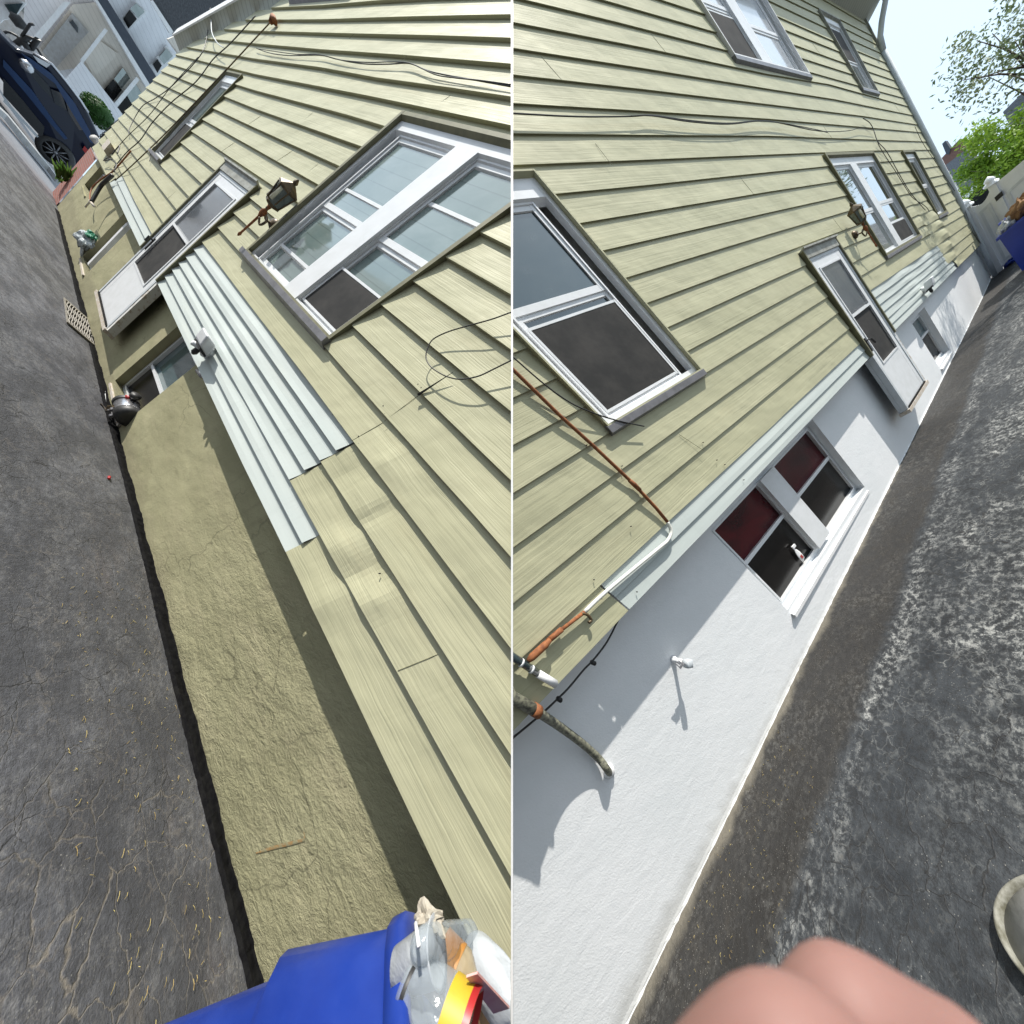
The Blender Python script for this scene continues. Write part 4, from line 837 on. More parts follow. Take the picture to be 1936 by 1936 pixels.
# ================================================================ LEFT ground objects
# cast drain grate with wavy slots
cs = [L.at(*q, gnd=True) for q in ((119, 564), (174, 612), (179, 656), (125, 610))]
u0, u1 = min(c.x for c in cs), max(c.x for c in cs); w0, w1 = min(c.z for c in cs), max(c.z for c in cs)
def Q(s_, t_, h=0.0):
    a = cs[0].lerp(cs[1], s_).lerp(cs[3].lerp(cs[2], s_), t_); return L.G(a.x, a.z, h)
g = thing('drain_grate', Q(.5, .5), 'worn cast iron drain grate set in the driveway by the olive foundation', 'drain grate')
m = MB(L)
for a, b, c_, d_ in ((0, 0, 1, .05), (0, .95, 1, 1), (0, .05, .05, .95), (.95, .05, 1, .95)): m.hexa([Q(a, b, .004), Q(c_, b, .004), Q(c_, d_, .004), Q(a, d_, .004), Q(a, b, .022), Q(c_, b, .022), Q(c_, d_, .022), Q(a, d_, .022)])
m.build('rim', M['grate'], g)
m = MB(L)
for r in range(10):
    s0 = .10 + r * .088; pts = []
    for i in range(29):
        t_ = .05 + .9 * i / 28; pts.append(Q(min(max(s0 + .028 * math.sin(t_ * 20 + r * .2), .05), .95), t_, .018))
    m.tube(pts, .0048, 5)
for c_ in range(3): m.tube([Q(.05, .25 + c_ * .25, .010), Q(.95, .25 + c_ * .25, .010)], .004, 5)
m.build('wavy_bars', M['grate'], g)
m = MB(L); m.hexa([Q(.03, .03, .003), Q(.97, .03, .003), Q(.97, .97, .003), Q(.03, .97, .003), Q(.03, .03, .006), Q(.97, .03, .006), Q(.97, .97, .006), Q(.03, .97, .006)]); m.build('pit', M['dark'], g)
c = L.at(205, 904, gnd=True); m = MB(L); d_ = (L.G(c.x - .012, c.z + .006) - L.G(c.x + .012, c.z - .006)); m.tube([L.G(c.x + .014, c.z - .004, .009), L.G(c.x - .016, c.z + .004, .009)], .008, 8)
tag(m.build('bottle_cap', M['red']), 'tiny bright red plastic cap lying on the driveway', 'cap')
# dry clippings
def clip_bits(fr, n, ur, wr, mat, name, ln=.012, col=None):
    m = MB(fr)
    for i in range(n):
        u = random.uniform(*ur); w_ = random.uniform(*wr); a = random.uniform(0, 6.28); l = random.uniform(.7, 2.0) * ln; t_ = .0006; du, dw = math.cos(a), math.sin(a)
        p = [fr.G(u, w_, .004), fr.G(u + du * l * .5, w_ + dw * l * .5, .008), fr.G(u + du * l - dw * l * .2, w_ + dw * l, .004)]; m.tube(p, t_, 3, cap=False)
    return tag(m.build(name, M[mat], smooth=False, clip=True), None, None, kind='stuff')
clip_bits(L, 220, (-.7, 1.2), (-.1, .5), 'grass', 'grass_clippings', .013)
clip_bits(R, 160, (-.9, .4), (-.15, .35), 'grass', 'grass_clippings', .007)
# pump on the big basement sill
c = L.at(243, 770, w=-.22); o_ = L.P(c.x, c.y, -.19); B, A, N = L.B, L.A, L.N
t = thing('water_pump', o_, 'black electric pump with a silver motor band on the basement sill', 'pump')
o2 = L.P(*L.at(240, 780, w=-.14)); ax = (L.P(*L.at(262, 750, w=-.14)) - o2).normalized(); s_ = (L.P(*L.at(262, 750, w=-.14)) - o2).length
m = MB(L); m.lathe(L.P(*L.at(243, 782, w=-.15)), A, [(.05, -.09), (.085, -.08), (.092, -.02), (.085, .0)], 20); m.build('motor_cap', M['black'], t)
m = MB(L); m.lathe(L.P(*L.at(243, 782, w=-.15)), A, [(.078, .0), (.080, .02), (.080, .12), (.075, .13)], 20); m.build('motor_band', M['chrome'], t)
m = MB(L); m.lathe(L.P(*L.at(243, 782, w=-.15)), A, [(.082, .13), (.085, .17), (.06, .21), (.03, .23)], 20); m.build('pump_head', M['black'], t)
m = MB(L); q = L.P(*L.at(243, 782, w=-.15)); m.lathe(q + A * .17 + B * .02, B, [(.025, 0), (.025, .10), (.035, .10), (.035, .13)], 12); m.build('outlet', M['black'], t)
m = MB(L); m.lathe(q + A * .17 + B * .08, N, [(.02, .0), (.021, .04)], 12); m.build('red_valve', M['red'], t)
m = MB(L)
for a_ in (0, .1): m.hexa([q + A * x + B * y + N * z for x, y, z in ((a_, -.12, -.07), (a_ + .03, -.12, -.07), (a_ + .03, -.12, .07), (a_, -.12, .07), (a_, -.07, -.05), (a_ + .03, -.07, -.05), (a_ + .03, -.07, .05), (a_, -.07, .05))])
m.build('foot', M['alu'], t)
m = MB(L); pts = [q + A * (-.02) + N * (.05)] + px(L, [(232, 783), (222, 776), (214, 790), (210, 770)], w=-.11); m.tube(smoothline(pts), .006, 6)
m.build('power_cord', M['black'], t)
m = MB(L)
for k in range(4): m.tube(smoothline([q + N * .07 + A * (.03 + .02 * k), q + N * .10 + A * (.08 - .01 * k) - B * (.05 + .01 * k), q + N * .06 + A * .12 - B * (.10)]), .003, 5)
m.build('copper_coil', M['brass'], t)
m = MB(L); m.tube(smoothline([L.G(L.at(*p_, gnd=True).x, L.at(*p_, gnd=True).z, .008) for p_ in ((197, 728), (199, 760), (207, 795), (213, 818))]), .004, 6); tag(m.build('cable', M['vinyl']), 'short pale wire lying on the driveway beside the tar strip', 'cable')
m = MB(L); m.tube(smoothline([L.G(L.at(*p_, gnd=True).x, L.at(*p_, gnd=True).z, .01) for p_ in ((189, 764), (196, 772), (200, 778))]), .007, 6); tag(m.build('twig', M['bark']), 'small dark twig on the driveway near the pump', 'twig')
# rumpled plastic bag on the next sill
def blob(fr, o, R3, seed, n=14, amp=.25, mat='milky', name='bag'):
    m = MB(fr); rnd = random.Random(seed); ph = [rnd.uniform(0, 6) for _ in range(6)]; rows = []
    for i in range(n + 1):
        th = math.pi * i / n; row = []
        for j in range(n * 2):
            f_ = 2 * math.pi * j / (n * 2); r = 1 + amp * (math.sin(3 * f_ + ph[0] + 2 * th) * .4 + math.sin(5 * th + ph[1] + f_) * .35 + math.sin(7 * f_ - 4 * th + ph[2]) * .3 + math.sin(11 * f_ + 5 * th + ph[3]) * .15)
            row.append(m.vert(Vector(o) + R3[0] * (math.sin(th) * math.cos(f_) * r) + R3[1] * (math.cos(th) * r) + R3[2] * (math.sin(th) * math.sin(f_) * r)))
        rows.append(row)
    k = n * 2
    for a, b in zip(rows, rows[1:]):
        for j in range(k): m.face(a[j], a[(j + 1) % k], b[(j + 1) % k], b[j])
    m.sm = False; return m
q = L.P(*L.at(163, 455, w=-.05))
t = thing('plastic_bag', q, 'crumpled grey plastic bag with a green corner on the second basement sill', 'plastic bag')
M['greybag'] = soft('crinkled_grey_plastic', (.50, .54, .56), (.22, .26, .27), .35, 16, .01)
M['greenbag'] = soft('green_plastic', (.02, .16, .09), (.03, .24, .14), .4, 16, .004)
blob(L, q, (A * .20, B * .13, N * .10), 3, amp=.30).build('bag', M['greybag'], t); blob(L, q + B * .12 - A * .02, (A * .12, B * .06, N * .06), 5, amp=.4).build('green_corner', M['greenbag'], t)
m = MB(L)
for k in range(5): m.tube([q - B * .10 + A * (-.05 + .03 * k), q - B * .26 + A * (-.12 + .04 * k) - N * .05], .014, 5)
tag(m.build('metal_legs', M['vinyl_grey']), 'bundle of pale rods under the crumpled bag on the sill', 'rods')
M['leaf_g2'] = leaf_mat('mid_green_leaves', (.07, .15, .03), (.12, .20, .05))
# brick corner planting
t = thing('spiky_plant', L.G(12.9, .02), 'spiky green plant at the foot of the brick corner', 'plant')
m = MB(L)
for k in range(46):
    c = L.at(100 + random.uniform(-3, 28), 345 - random.uniform(0, 1) * 14, gnd=True); bse = L.P(*L.at(104 + random.uniform(0, 24), 346 - random.uniform(0, 20), u=12.9)); d_ = (B + A * random.uniform(-.5, .5) + L.Z * random.uniform(-.5, .8)).normalized(); l = random.uniform(.12, .30); s_ = d_.orthogonal() * .015
    i = [m.vert(bse - s_), m.vert(bse + s_), m.vert(bse + d_ * l * .6 + s_ * .7), m.vert(bse + d_ * l + L.Z * .1)]; m.face(i[0], i[1], i[2], i[3])
m.build('leaves', M['leaf_g2'], t, smooth=False)

# ================================================================ LEFT: across the street
m = MB(L); P = L.P
i = [m.vert(L.P(u, L.g(u) - .03, w_), (u, 0, w_)) for u, w_ in ((12.6, -6), (40, -6), (40, 12), (12.6, 12))]; m.face(*i)
tag(m.build('street', M['street'], clip=True, smooth=False), None, None, kind='structure')
def plate(fr, U, pts, th, mat, name, parent=None, label=None):
    """polygon on a plane across the street, with real thickness away from the viewer"""
    m = MB(fr); q = [fr.at(x, y, u=U) for x, y in pts]; n = len(q)
    a = [m.vert(fr.P(U, c.y, c.z), (c.z, c.y, 0)) for c in q]; b = [m.vert(fr.P(U + th, c.y, c.z), (c.z, c.y, th)) for c in q]
    m.face(*a); m.face(*b[::-1])
    for k in range(n): j = (k + 1) % n; m.face(a[k], b[k], b[j], a[j])
    return m.build(name, M[mat], parent, smooth=False)
U0 = 25.0
fh = thing('house', L.P(U0, L.g(U0), 0), 'white and beige two-storey house with porch and slate band across the street', 'house')
plate(L, U0 + .5, [(40, 90), (48, -10), (340, -10), (360, 60), (290, 200), (190, 275), (150, 190)], .4, 'far_white', 'wall', fh)
plate(L, U0 + .25, [(70, 96), (138, 8), (182, 4), (290, 178), (228, 226), (150, 128), (100, 135)], .2, 'far_beige', 'porch_wall', fh)
dr = plate(L, U0 + .15, [(80, 97), (136, 24), (168, 60), (104, 130)], .1, 'conc', 'door', fh)
plate(L, U0 + .10, [(131, 42), (138, 38), (148, 52), (147, 63)], .04, 'carglass', 'fanlight', dr)
d2 = plate(L, U0 + .15, [(160, 113), (188, 76), (224, 102), (178, 146)], .1, 'far_beige', 'door', fh)
for pts in ([(196, 170), (214, 150), (231, 170), (212, 194)], [(218, 196), (236, 176), (252, 200), (232, 220)]): plate(L, U0 + .12, pts, .08, 'glassB', 'window', fh)
for pts in ([(216, 149), (232, 128), (246, 148), (230, 168)], [(238, 176), (256, 158), (270, 180), (252, 202)]): plate(L, U0 + .12, pts, .08, 'glassM', 'window', fh)
for pts in ([(229, 36), (257, 4), (278, 22), (243, 58)], [(284, 122), (314, 86), (331, 104), (298, 146)]): plate(L, U0 + .45, pts, .1, 'white', 'window_frame', fh)
for pts in ([(233, 36), (245, 18), (259, 36), (243, 54)], [(289, 122), (298, 112), (306, 124), (298, 138)]): plate(L, U0 + .36, pts, .06, 'glassB', 'window', fh)
for pts in ([(246, 16), (257, 6), (274, 22), (261, 34)], [(301, 108), (314, 92), (327, 106), (310, 122)]): plate(L, U0 + .36, pts, .06, 'glassM', 'window', fh)
plate(L, U0 - .3, [(180, -6), (200, -6), (300, 152), (288, 170)], .5, 'slate', 'frieze', fh)
plate(L, U0 - .35, [(176, -6), (181, -6), (291, 172), (284, 178)], .5, 'white', 'fascia', fh)
for pts in ([(151, 114), (198, 53), (204, 58), (157, 120)], [(215, 197), (258, 145), (264, 151), (221, 204)], [(50, 84), (120, 4), (134, 4), (60, 96)]): plate(L, U0 - .2, pts, .15, 'white', 'post', fh)
plate(L, U0 - .4, [(122, 151), (154, 115), (232, 216), (205, 252)], .15, 'far_white', 'porch_wall', fh)
nb = thing('house', L.P(19, L.g(19), -1), 'house with dark shingled roof and white gutter beyond the eave', 'house')
plate(L, 17.5, [(289, 2), (324, 62), (334, 66), (440, -8), (430, -30), (290, -30)], .4, 'shingle', 'roof', nb)
plate(L, 17.4, [(284, 2), (289, 0), (328, 60), (323, 66)], .08, 'white', 'gutter', nb)
plate(L, 18.5, [(318, 74), (336, 66), (352, 98), (345, 112)], .3, 'far_beige', 'wall', nb)
gh = thing('house', L.P(30, L.g(30), 3), 'grey rendered building behind the truck in the corner', 'house')
plate(L, 30, [(-40, -20), (80, -20), (70, 60), (50, 95), (-40, 70)], .5, 'conc', 'wall', gh)
plate(L, 29.9, [(22, 4), (40, 4), (60, 24), (52, 32)], .05, 'glassM', 'window', gh)
# shrub, railing, truck, motorcycle-like clutter
cc = L.at(184, 212, u=21.5)
sh = thing('shrub', L.P(21.5, cc.y - .8, cc.z), 'clipped rounded green shrub on the lawn across the street', 'shrub')
def leafball(fr, c, rad, n, size, rnd, m=None, squash=(1, 1, 1), clumps=0, fill=.55):
    m = m or MB(); cl = [c]
    if clumps: cl = [c + Vector([rnd.gauss(0, 1) * r * .5 * s_ for r, s_ in zip((rad,) * 3, squash)]) for _ in range(clumps)]
    for i in range(n):
        k = rnd.choice(cl); rr = rad * (.45 if clumps else 1); d_ = Vector([rnd.gauss(0, 1) for _ in range(3)]).normalized(); r = rr * (fill + (1 - fill) * rnd.random()) ; p = k + Vector([d_[j] * r * squash[j] for j in range(3)])
        nrm = (d_ + Vector([rnd.gauss(0, .7) for _ in range(3)])).normalized(); t1 = nrm.orthogonal().normalized(); a = rnd.uniform(0, 6.28); t2 = nrm.cross(t1); e = t1 * math.cos(a) + t2 * math.sin(a); f_ = nrm.cross(e); s_ = size * rnd.uniform(.6, 1.3)
        q = [m.vert(p - e * s_), m.vert(p + f_ * s_ * .45), m.vert(p + e * s_), m.vert(p - f_ * s_ * .45)]; m.face(*q)
    return m
rn = random.Random(4)
m = leafball(L, L.P(21.5, cc.y, cc.z), .40, 2000, .035, rn, fill=.85, squash=(.8, 1, 1.1)); m.build('foliage', M['leaf_d'], sh, smooth=False)
m = MB(); m.lathe(L.P(21.5, cc.y, cc.z), L.B, [(.16, -.3), (.33, -.1), (.33, .12), (.16, .3)], 12); m.build('foliage_core', M['leaf_d'], sh)
m = MB(); m.tube([L.P(21.5, cc.y - 1.0, cc.z), L.P(21.5, cc.y, cc.z)], .05, 6); m.build('stem', M['bark'], sh)
t = MB(L); q = [L.at(*p_, u=14.0) for p_ in ((190, 262), (236, 222))]
for k in range(12):
    a = q[0].lerp(q[1], k / 11.0); t.tube([L.P(14, a.y - .22, a.z), L.P(14, a.y + .05, a.z)], .012, 5)
    t.tube(smoothline([L.P(14, a.y - .15, a.z), L.P(14, a.y - .1, a.z + .05), L.P(14, a.y - .03, a.z + .02), L.P(14, a.y - .06, a.z - .03)]), .008, 4)
t.tube([L.P(14, q[0].y + .05, q[0].z), L.P(14, q[1].y + .05, q[1].z)], .018, 6); t.tube([L.P(14, q[0].y - .22, q[0].z), L.P(14, q[1].y - .22, q[1].z)], .018, 6)
tag(t.build('iron_railing', M['black']), 'black scrolled iron railing just past the far siding corner', 'railing')
t = MB(L); a, b = L.at(178, 262, u=12.6), L.at(190, 276, u=12.6); t.tube([L.P(12.6, a.y, a.z + .02), L.P(12.6, b.y, b.z)], .07, 8); tag(t.build('rail_post', M['conc']), 'pale stub post on top of the brick corner', 'post')
# navy van
US = 17.6; gS = -1.62
car = thing('parked_car', L.P(US, gS, 0), 'navy blue parked car with black alloy wheels', 'car')
def cpt(x, y, u=US): q = L.at(x, y, u=u); return (q.z, q.y)
prof = [cpt(*p_) for p_ in ((178, 292), (190, 262), (168, 215), (152, 190), (122, 152), (98, 122), (62, 102), (30, 92))]
wr = prof[0][0]
front = [(prof[-1][0] + .9, prof[-1][1] - .35), (prof[-1][0] + 1.6, prof[-1][1] - .55), (prof[-1][0] + 1.75, gS + .35)]
low = [(wr + 2.9, gS + .28), (wr + .12, gS + .32)]
poly = prof + front + low
m = MB(L); a = []; b = []
for side, lst in ((0, a), (1, b)):
    for (w_, v_) in poly:
        ins = .16 * max(0, (v_ - (gS + 1.0))) ; lst.append(m.vert(L.P(US + (ins if side == 0 else 1.85 - ins), v_, w_)))
m.face(*a); m.face(*b[::-1])
for k in range(len(poly)): j = (k + 1) % len(poly); m.face(a[k], b[k], b[j], a[j])
o = m.build('body', M['carblue'], car, smooth=False)
md = o.modifiers.new('b', 'BEVEL'); md.width = .06; md.segments = 3; md.limit_method = 'ANGLE'
for k, pts in enumerate(([(56, 138), (62, 130), (92, 162), (98, 185), (84, 172)], [(104, 196), (96, 168), (116, 176), (126, 208)], [(130, 214), (122, 182), (150, 222), (158, 246), (150, 246)])): plate(L, US + .02, pts, .02, 'carglass', 'side_window', car)
M['carhi'] = soft('navy_paint_highlight', (.012, .035, .10), (.015, .045, .12), .3, 5)  # lighter navy for plates that paint highlights along the body side
plate(L, US - .02, [(40, 100), (60, 112), (98, 140), (142, 196), (170, 248), (176, 272), (170, 268), (150, 236), (104, 158), (60, 124)], .03, 'carhi', 'shoulder_highlight', car)
plate(L, US - .03, [(6, 112), (60, 170), (100, 226), (128, 262), (122, 264), (92, 230), (50, 178), (6, 126)], .03, 'carhi', 'crease_highlight', car)
plate(L, US - .03, [(6, 148), (40, 186), (84, 240), (80, 262), (6, 180)], .03, 'black', 'cladding', car)
t_ = MB(L); t_.tube(px(L, [(62, 100), (98, 121), (124, 153), (152, 190), (166, 212)], u=US + .12), .03, 5); t_.build('roof_rail', M['chrome'], car)
plate(L, US + .0, [(72, 118), (62, 104), (96, 122), (88, 128)], .02, 'glassP', 'windscreen', car)
def wheel(wc, vc, nm):
    m = MB(L); c = L.P(US - .14, vc, wc); m.lathe(c, L.A, [(.22, -.02), (.31, -.03), (.335, .02), (.335, .16), (.28, .20)], 28, cap=False); t_ = m.build('wheel', M['black'], car)
    m = MB(L); m.lathe(c + L.A * .03, L.A, [(.23, .0), (.23, .02)], 24); m.build('hub', M['dark'], t_)
    m = MB(L)
    Bn = (L.B - L.A * L.B.dot(L.A)).normalized(); Zn = L.A.cross(Bn)
    for k in range(10): a_ = k * math.pi / 5; e_ = Bn * math.cos(a_) + Zn * math.sin(a_); m.tube([c - L.A * .01 + e_ * .05, c + e_ * .22], .014, 4)
    m.lathe(c - L.A * .02, L.A, [(.03, 0), (.05, .03)], 10); m.build('rim', M['alu'], t_)
wc = cpt(105, 287); wheel(wc[0], wc[1], 0); wheel(wc[0] + 2.8, wc[1] + .0, 1)
m = MB(L); q = L.at(50, 125, u=US - .2); m.lathe(L.P(US - .2, q.y, q.z), L.A, [(.05, -.05), (.11, 0), (.11, .06), (.04, .10)], 10); m.build('mirror', M['chrome'], car)
plate(L, US - .03, [(156, 282), (160, 276), (166, 284), (161, 290)], .06, 'red', 'tail_light', car)
plate(L, US - .05, [(8, 186), (82, 268), (80, 271), (6, 192)], .04, 'vinyl_grey', 'sill_trim', car)
tk = thing('truck', L.P(22, -1.5, 3), 'white truck with a blue windscreen in the far corner', 'truck')
plate(L, 23, [(-30, 70), (6, 38), (26, 34), (50, 6), (-30, -30)], .6, 'white', 'cab', tk); plate(L, 22.9, [(8, 8), (44, 6), (28, 32), (18, 24)], .08, 'glassD', 'windscreen', tk)
m = MB(L); q = L.at(34, 40, u=22.6); m.lathe(L.P(22.6, q.y, q.z), L.A, [(.12, -.05), (.16, .0), (.12, .1)], 6); m.build('mirror', M['black'], tk)
bk = thing('motorcycle', L.P(22, -1.2, 1), 'dark motorcycle parked before the white siding across the street', 'motorcycle')
m = MB(L); rb = random.Random(8); c1, c2 = [L.P(*L.at(*p_, u=21.5)) for p_ in ((30, 84), (56, 96))]
for c_ in (c1, c2):
    Bn = (L.B - L.A * L.B.dot(L.A)).normalized(); Zn = L.A.cross(Bn); ring = [c_ + (Bn * math.cos(k * .4) + Zn * math.sin(k * .4)) * .2 for k in range(17)]; m.tube(ring, .03, 5)
m.build('wheels', M['black'], bk)
m = MB(L); m.tube([c1, c1.lerp(c2, .35) + L.B * .35, c2 + L.B * .45, c2], .06, 6); m.tube([c1 + L.B * .3, c1 + L.B * .75, c1.lerp(c2, .2) + L.B * .8], .03, 5); m.tube([c1.lerp(c2, .3) + L.B * .1, c1.lerp(c2, .75) + L.B * .15], .09, 7); m.build('frame', M['black'], bk)
# kerb
m = MB(L); a, b = [L.at(*p_, gnd=True) for p_ in ((-10, 208), (100, 338))]
q = [L.at(*p_, u=None, v=L.g(14.5)) for p_ in ((-8, 212), (8, 226), (88, 322), (104, 344))]
for x, y in zip(q, q[1:]):
    p0, p1 = L.P(*x), L.P(*y); d_ = L.Z.lerp(L.A, .5).normalized() * .22
    m.hexa([p0, p1, p1 + L.A * .28, p0 + L.A * .28, p0 + L.B * .13, p1 + L.B * .13, p1 + L.A * .28 + L.B * .13, p0 + L.A * .28 + L.B * .13])
tag(m.build('kerb', M['conc'], smooth=False), None, None, kind='structure')

# ================================================================ RIGHT: back yard
F0 = 13.85
M['fencew'] = soft('bright_white_vinyl', (.90, .91, .92), (.86, .87, .88), .4, 6)
def fpx(x, y): return R.at(x, y, u=F0)
fn = thing('vinyl_fence', R.P(F0, R.g(F0), .5), 'white vinyl privacy fence and gate closing the end of the drive', 'fence')
def panel(name, tops, w0, w1, vb, th=.05, u=F0):
    m = MB(R); n = 14
    for k in range(n):
        a, b = w0 + (w1 - w0) * k / n, w0 + (w1 - w0) * (k + 1) / n; ta, tb = tops(k / n), tops((k + 1) / n); P = R.P
        m.hexa([P(u, vb, a), P(u, vb, b), P(u + th, vb, b), P(u + th, vb, a), P(u, ta, a), P(u, tb, b), P(u + th, tb, b), P(u + th, ta, a)])
    return m.build(name, M['fencew'], fn, smooth=False)
p1 = fpx(1826, 388); p2 = fpx(1872, 345); p3 = fpx(1936, 288)
w1, w2 = p1.z, p2.z; gF = R.g(F0)
print('fence', p1, p2, p3, gF)
vb = gF + .05
def scallop(a, b, dip): return lambda s_: a + (b - a) * s_ - dip * math.sin(math.pi * min(max(s_, 0), 1))
panel('gate', scallop(p1.y - .12, p2.y - .14, .10), w1 + .06, w2 - .06, vb)
panel('panel', scallop(p2.y - .10, p3.y + .02, .12), w2 + .06, w2 + 1.9, vb)
panel('panel', scallop(p1.y - .10, p1.y - .10, .0), w1 - .9, w1 - .06, vb)
for w_, v_ in ((w1, p1.y), (w2, p2.y), (w2 + 1.95, p2.y)):
    m = MB(R); P = R.P; m.box(F0 - .04, F0 + .09, vb - .1, v_ - .05, w_ - .062, w_ + .062); po = m.build('post', M['fencew'], fn)
    m = MB(R); c_ = P(F0 + .025, v_ - .05, w_); m.lathe(c_, R.B, [(.10, 0), (.10, .03), (.05, .05), (.075, .09), (.05, .14), (.0, .19)], 8, ref=R.A); m.build('cap', M['fencew'], po)
m = MB(R)
for a, b, lo, hi in ((w1 + .12, w2 - .12, vb + .10, p1.y - .35), (w2 + .12, w2 + 1.8, vb + .1, p2.y - .42)): m.frame(F0 - .014, F0, 0, 0, 0, 0, 0) if False else None; \
    m.box(F0 - .015, F0 - .001, lo, lo + .06, a, b); m.box(F0 - .015, F0 - .001, hi - .06, hi, a, b); m.box(F0 - .015, F0 - .001, lo + .06, hi - .06, a, a + .05); m.box(F0 - .015, F0 - .001, lo + .06, hi - .06, b - .05, b)
m.build('rails', M['vinyl'], fn)
q = fpx(1889, 371); m = MB(R); m.box(F0 - .05, F0 - .016, q.y - .05, q.y + .05, q.z - .06, q.z + .06); m.build('latch', M['black'], fn)
# blue wheelie bin by the fence
UB = 11.2
bn = thing('recycling_bin', R.G(UB, 1.0), 'open blue wheeled bin full of rubbish by the white fence', 'bin')
def bpx(x, y, u=UB): return R.at(x, y, u=u)
c0, c1_ = bpx(1884, 455), bpx(1936, 418); rim = c0.y; wl = c0.z; gB = R.g(UB)
print('binR', c0, c1_, gB)
ww = .62; P = R.P
m = MB(R); mw = wl + .04
m.hexa([P(UB + .06, gB + .05, mw + .06), P(UB + .06, gB + .05, mw + ww - .1), P(UB + .5, gB + .05, mw + ww - .1), P(UB + .5, gB + .05, mw + .06), P(UB, rim, mw), P(UB, rim, mw + ww), P(UB + .6, rim, mw + ww), P(UB + .6, rim, mw)]); m.build('body', M['navy'], bn, smooth=False)
m = MB(R); m.box(UB - .04, UB + .64, rim - .02, rim + .03, mw - .04, mw + .02); m.box(UB - .04, UB, rim - .02, rim + .03, mw + .02, mw + ww + .03); m.box(UB + .60, UB + .64, rim - .02, rim + .03, mw + .02, mw + ww + .03); m.build('rim', M['navy'], bn)
m = MB(R); m.hexa([P(UB + .62, rim + .02, mw + .0), P(UB + .62, rim + .02, mw + ww), P(UB + .68, rim + .0, mw + ww), P(UB + .68, rim + .0, mw), P(UB + .66, rim + .20, mw), P(UB + .66, rim + .20, mw + ww), P(UB + .72, rim + .22, mw + ww), P(UB + .72, rim + .22, mw)]); m.build('lid', M['navy'], bn, smooth=False)
for w_ in (.1, .5): m = MB(R); m.lathe(P(UB + .52, gB + .10, mw + w_), R.Z, [(.10, 0), (.10, .05)], 14); m.build('wheel', M['black'], bn)
q = R.P(UB + .2, rim + .08, mw + .12)
tag(blob(R, q, (R.A * .16, R.B * .12, R.Z * .12), 11, amp=.35).build('rubbish_bag', M['milky']), 'white plastic bag heaped at the near corner of the open bin', 'bag')
q = R.P(UB + .25, rim + .18, mw + .36)
tag(blob(R, q, (R.A * .2, R.B * .14, R.Z * .18), 12, amp=.4).build('paper_bag', M['brown']), 'crumpled brown paper bag on top of the open bin', 'paper bag')
q = R.P(*R.at(1912, 498, gnd=True)) + R.B * .05
tag(blob(R, q, (R.A * .14, R.B * .05, R.Z * .12), 13, amp=.5).build('blue_sack', M['blue']), 'scrap of blue plastic on the ground beside the open bin', 'plastic scrap')
# trees and roofs behind the fence
def tree(label, px0, U, rad, n, size, mat, seed, clumps, squash=(1, 1, 1), lean=0):
    rn = random.Random(seed); c_ = R.P(*R.at(*px0, u=U)); base = R.P(U, R.g(U) - .1, R.loc(c_).z + lean)
    t = thing('tree', base, label, 'tree', )
    m = MB(); pts = [base, base.lerp(c_, .4) + Vector((.1, 0, 0)), base.lerp(c_, .8), c_]; m.tube(smoothline(pts), [.10 - .085 * i / 18 for i in range(19)], 8)
    for k in range(14):
        e_ = c_ + Vector([rn.gauss(0, .5) * rad for _ in range(3)]); s_ = base.lerp(c_, rn.uniform(.6, .95)); m.tube([s_, s_.lerp(e_, .5) + Vector((0, 0, .05)), e_], [.018, .010, .004], 5)
    m.build('trunk', M['bark'], t)
    m = MB(); cl = []
    for k in range(clumps):
        d_ = Vector([rn.gauss(0, 1) for _ in range(3)]).normalized() * rad * rn.uniform(.3, .85); cl.append((c_ + Vector([d_[j] * squash[j] for j in range(3)]), rad * rn.uniform(.18, .38)))
    for k in range(n):
        cc_, r_ = rn.choice(cl); leafball(R, cc_, r_, 1, size, rn, m=m, fill=.3)
    m.build('crown', M[mat], t, smooth=False); return t
tree('bushy bright yellow-green tree rising behind the white fence', (1900, 285), 17.5, 1.0, 9000, .045, 'leaf_b', 21, 42)
tree('tall airy grey-green tree whose leaves hang into the top corner', (1935, 75), 12.0, .95, 2600, .03, 'leaf_g', 23, 34)
def rplate(U, pts, th, mat, name, parent):
    m = MB(R); q = [R.at(x, y, u=U) for x, y in pts]; n = len(q)
    a = [m.vert(R.P(U, c.y, c.z), (c.z, c.y, 0)) for c in q]; b = [m.vert(R.P(U + th, c.y, c.z), (c.z, c.y, th)) for c in q]
    m.face(*a); m.face(*b[::-1])
    for k in range(n): j = (k + 1) % n; m.face(a[k], b[k], b[j], a[j])
    return m.build(name, M[mat], parent, smooth=False)
h3 = thing('house', R.P(24, R.g(24), 0), 'distant house with a brown roof and small chimney past the downspout', 'house')
r_ = rplate(26, [(1779, 300), (1815, 262), (1840, 268), (1836, 330), (1790, 322)], 1.5, 'roof_brown', 'roof', h3)
rplate(25.9, [(1781, 272), (1787, 266), (1797, 281), (1794, 292), (1789, 292)], .6, 'slate', 'chimney', h3)
rplate(27, [(1790, 322), (1836, 330), (1860, 420), (1836, 400)], 1.0, 'far_beige', 'wall', h3)
h4 = thing('house', R.P(21, R.g(21), 0), 'grey shingled house roof behind the fence post by the corner', 'house')
rplate(22, [(1788, 312), (1826, 283), (1868, 322), (1842, 350), (1822, 372)], .6, 'shingle_l', 'roof', h4)
rplate(21.9, [(1822, 372), (1842, 349), (1870, 322), (1874, 328), (1846, 356), (1826, 378)], .1, 'white', 'gutter', h4)
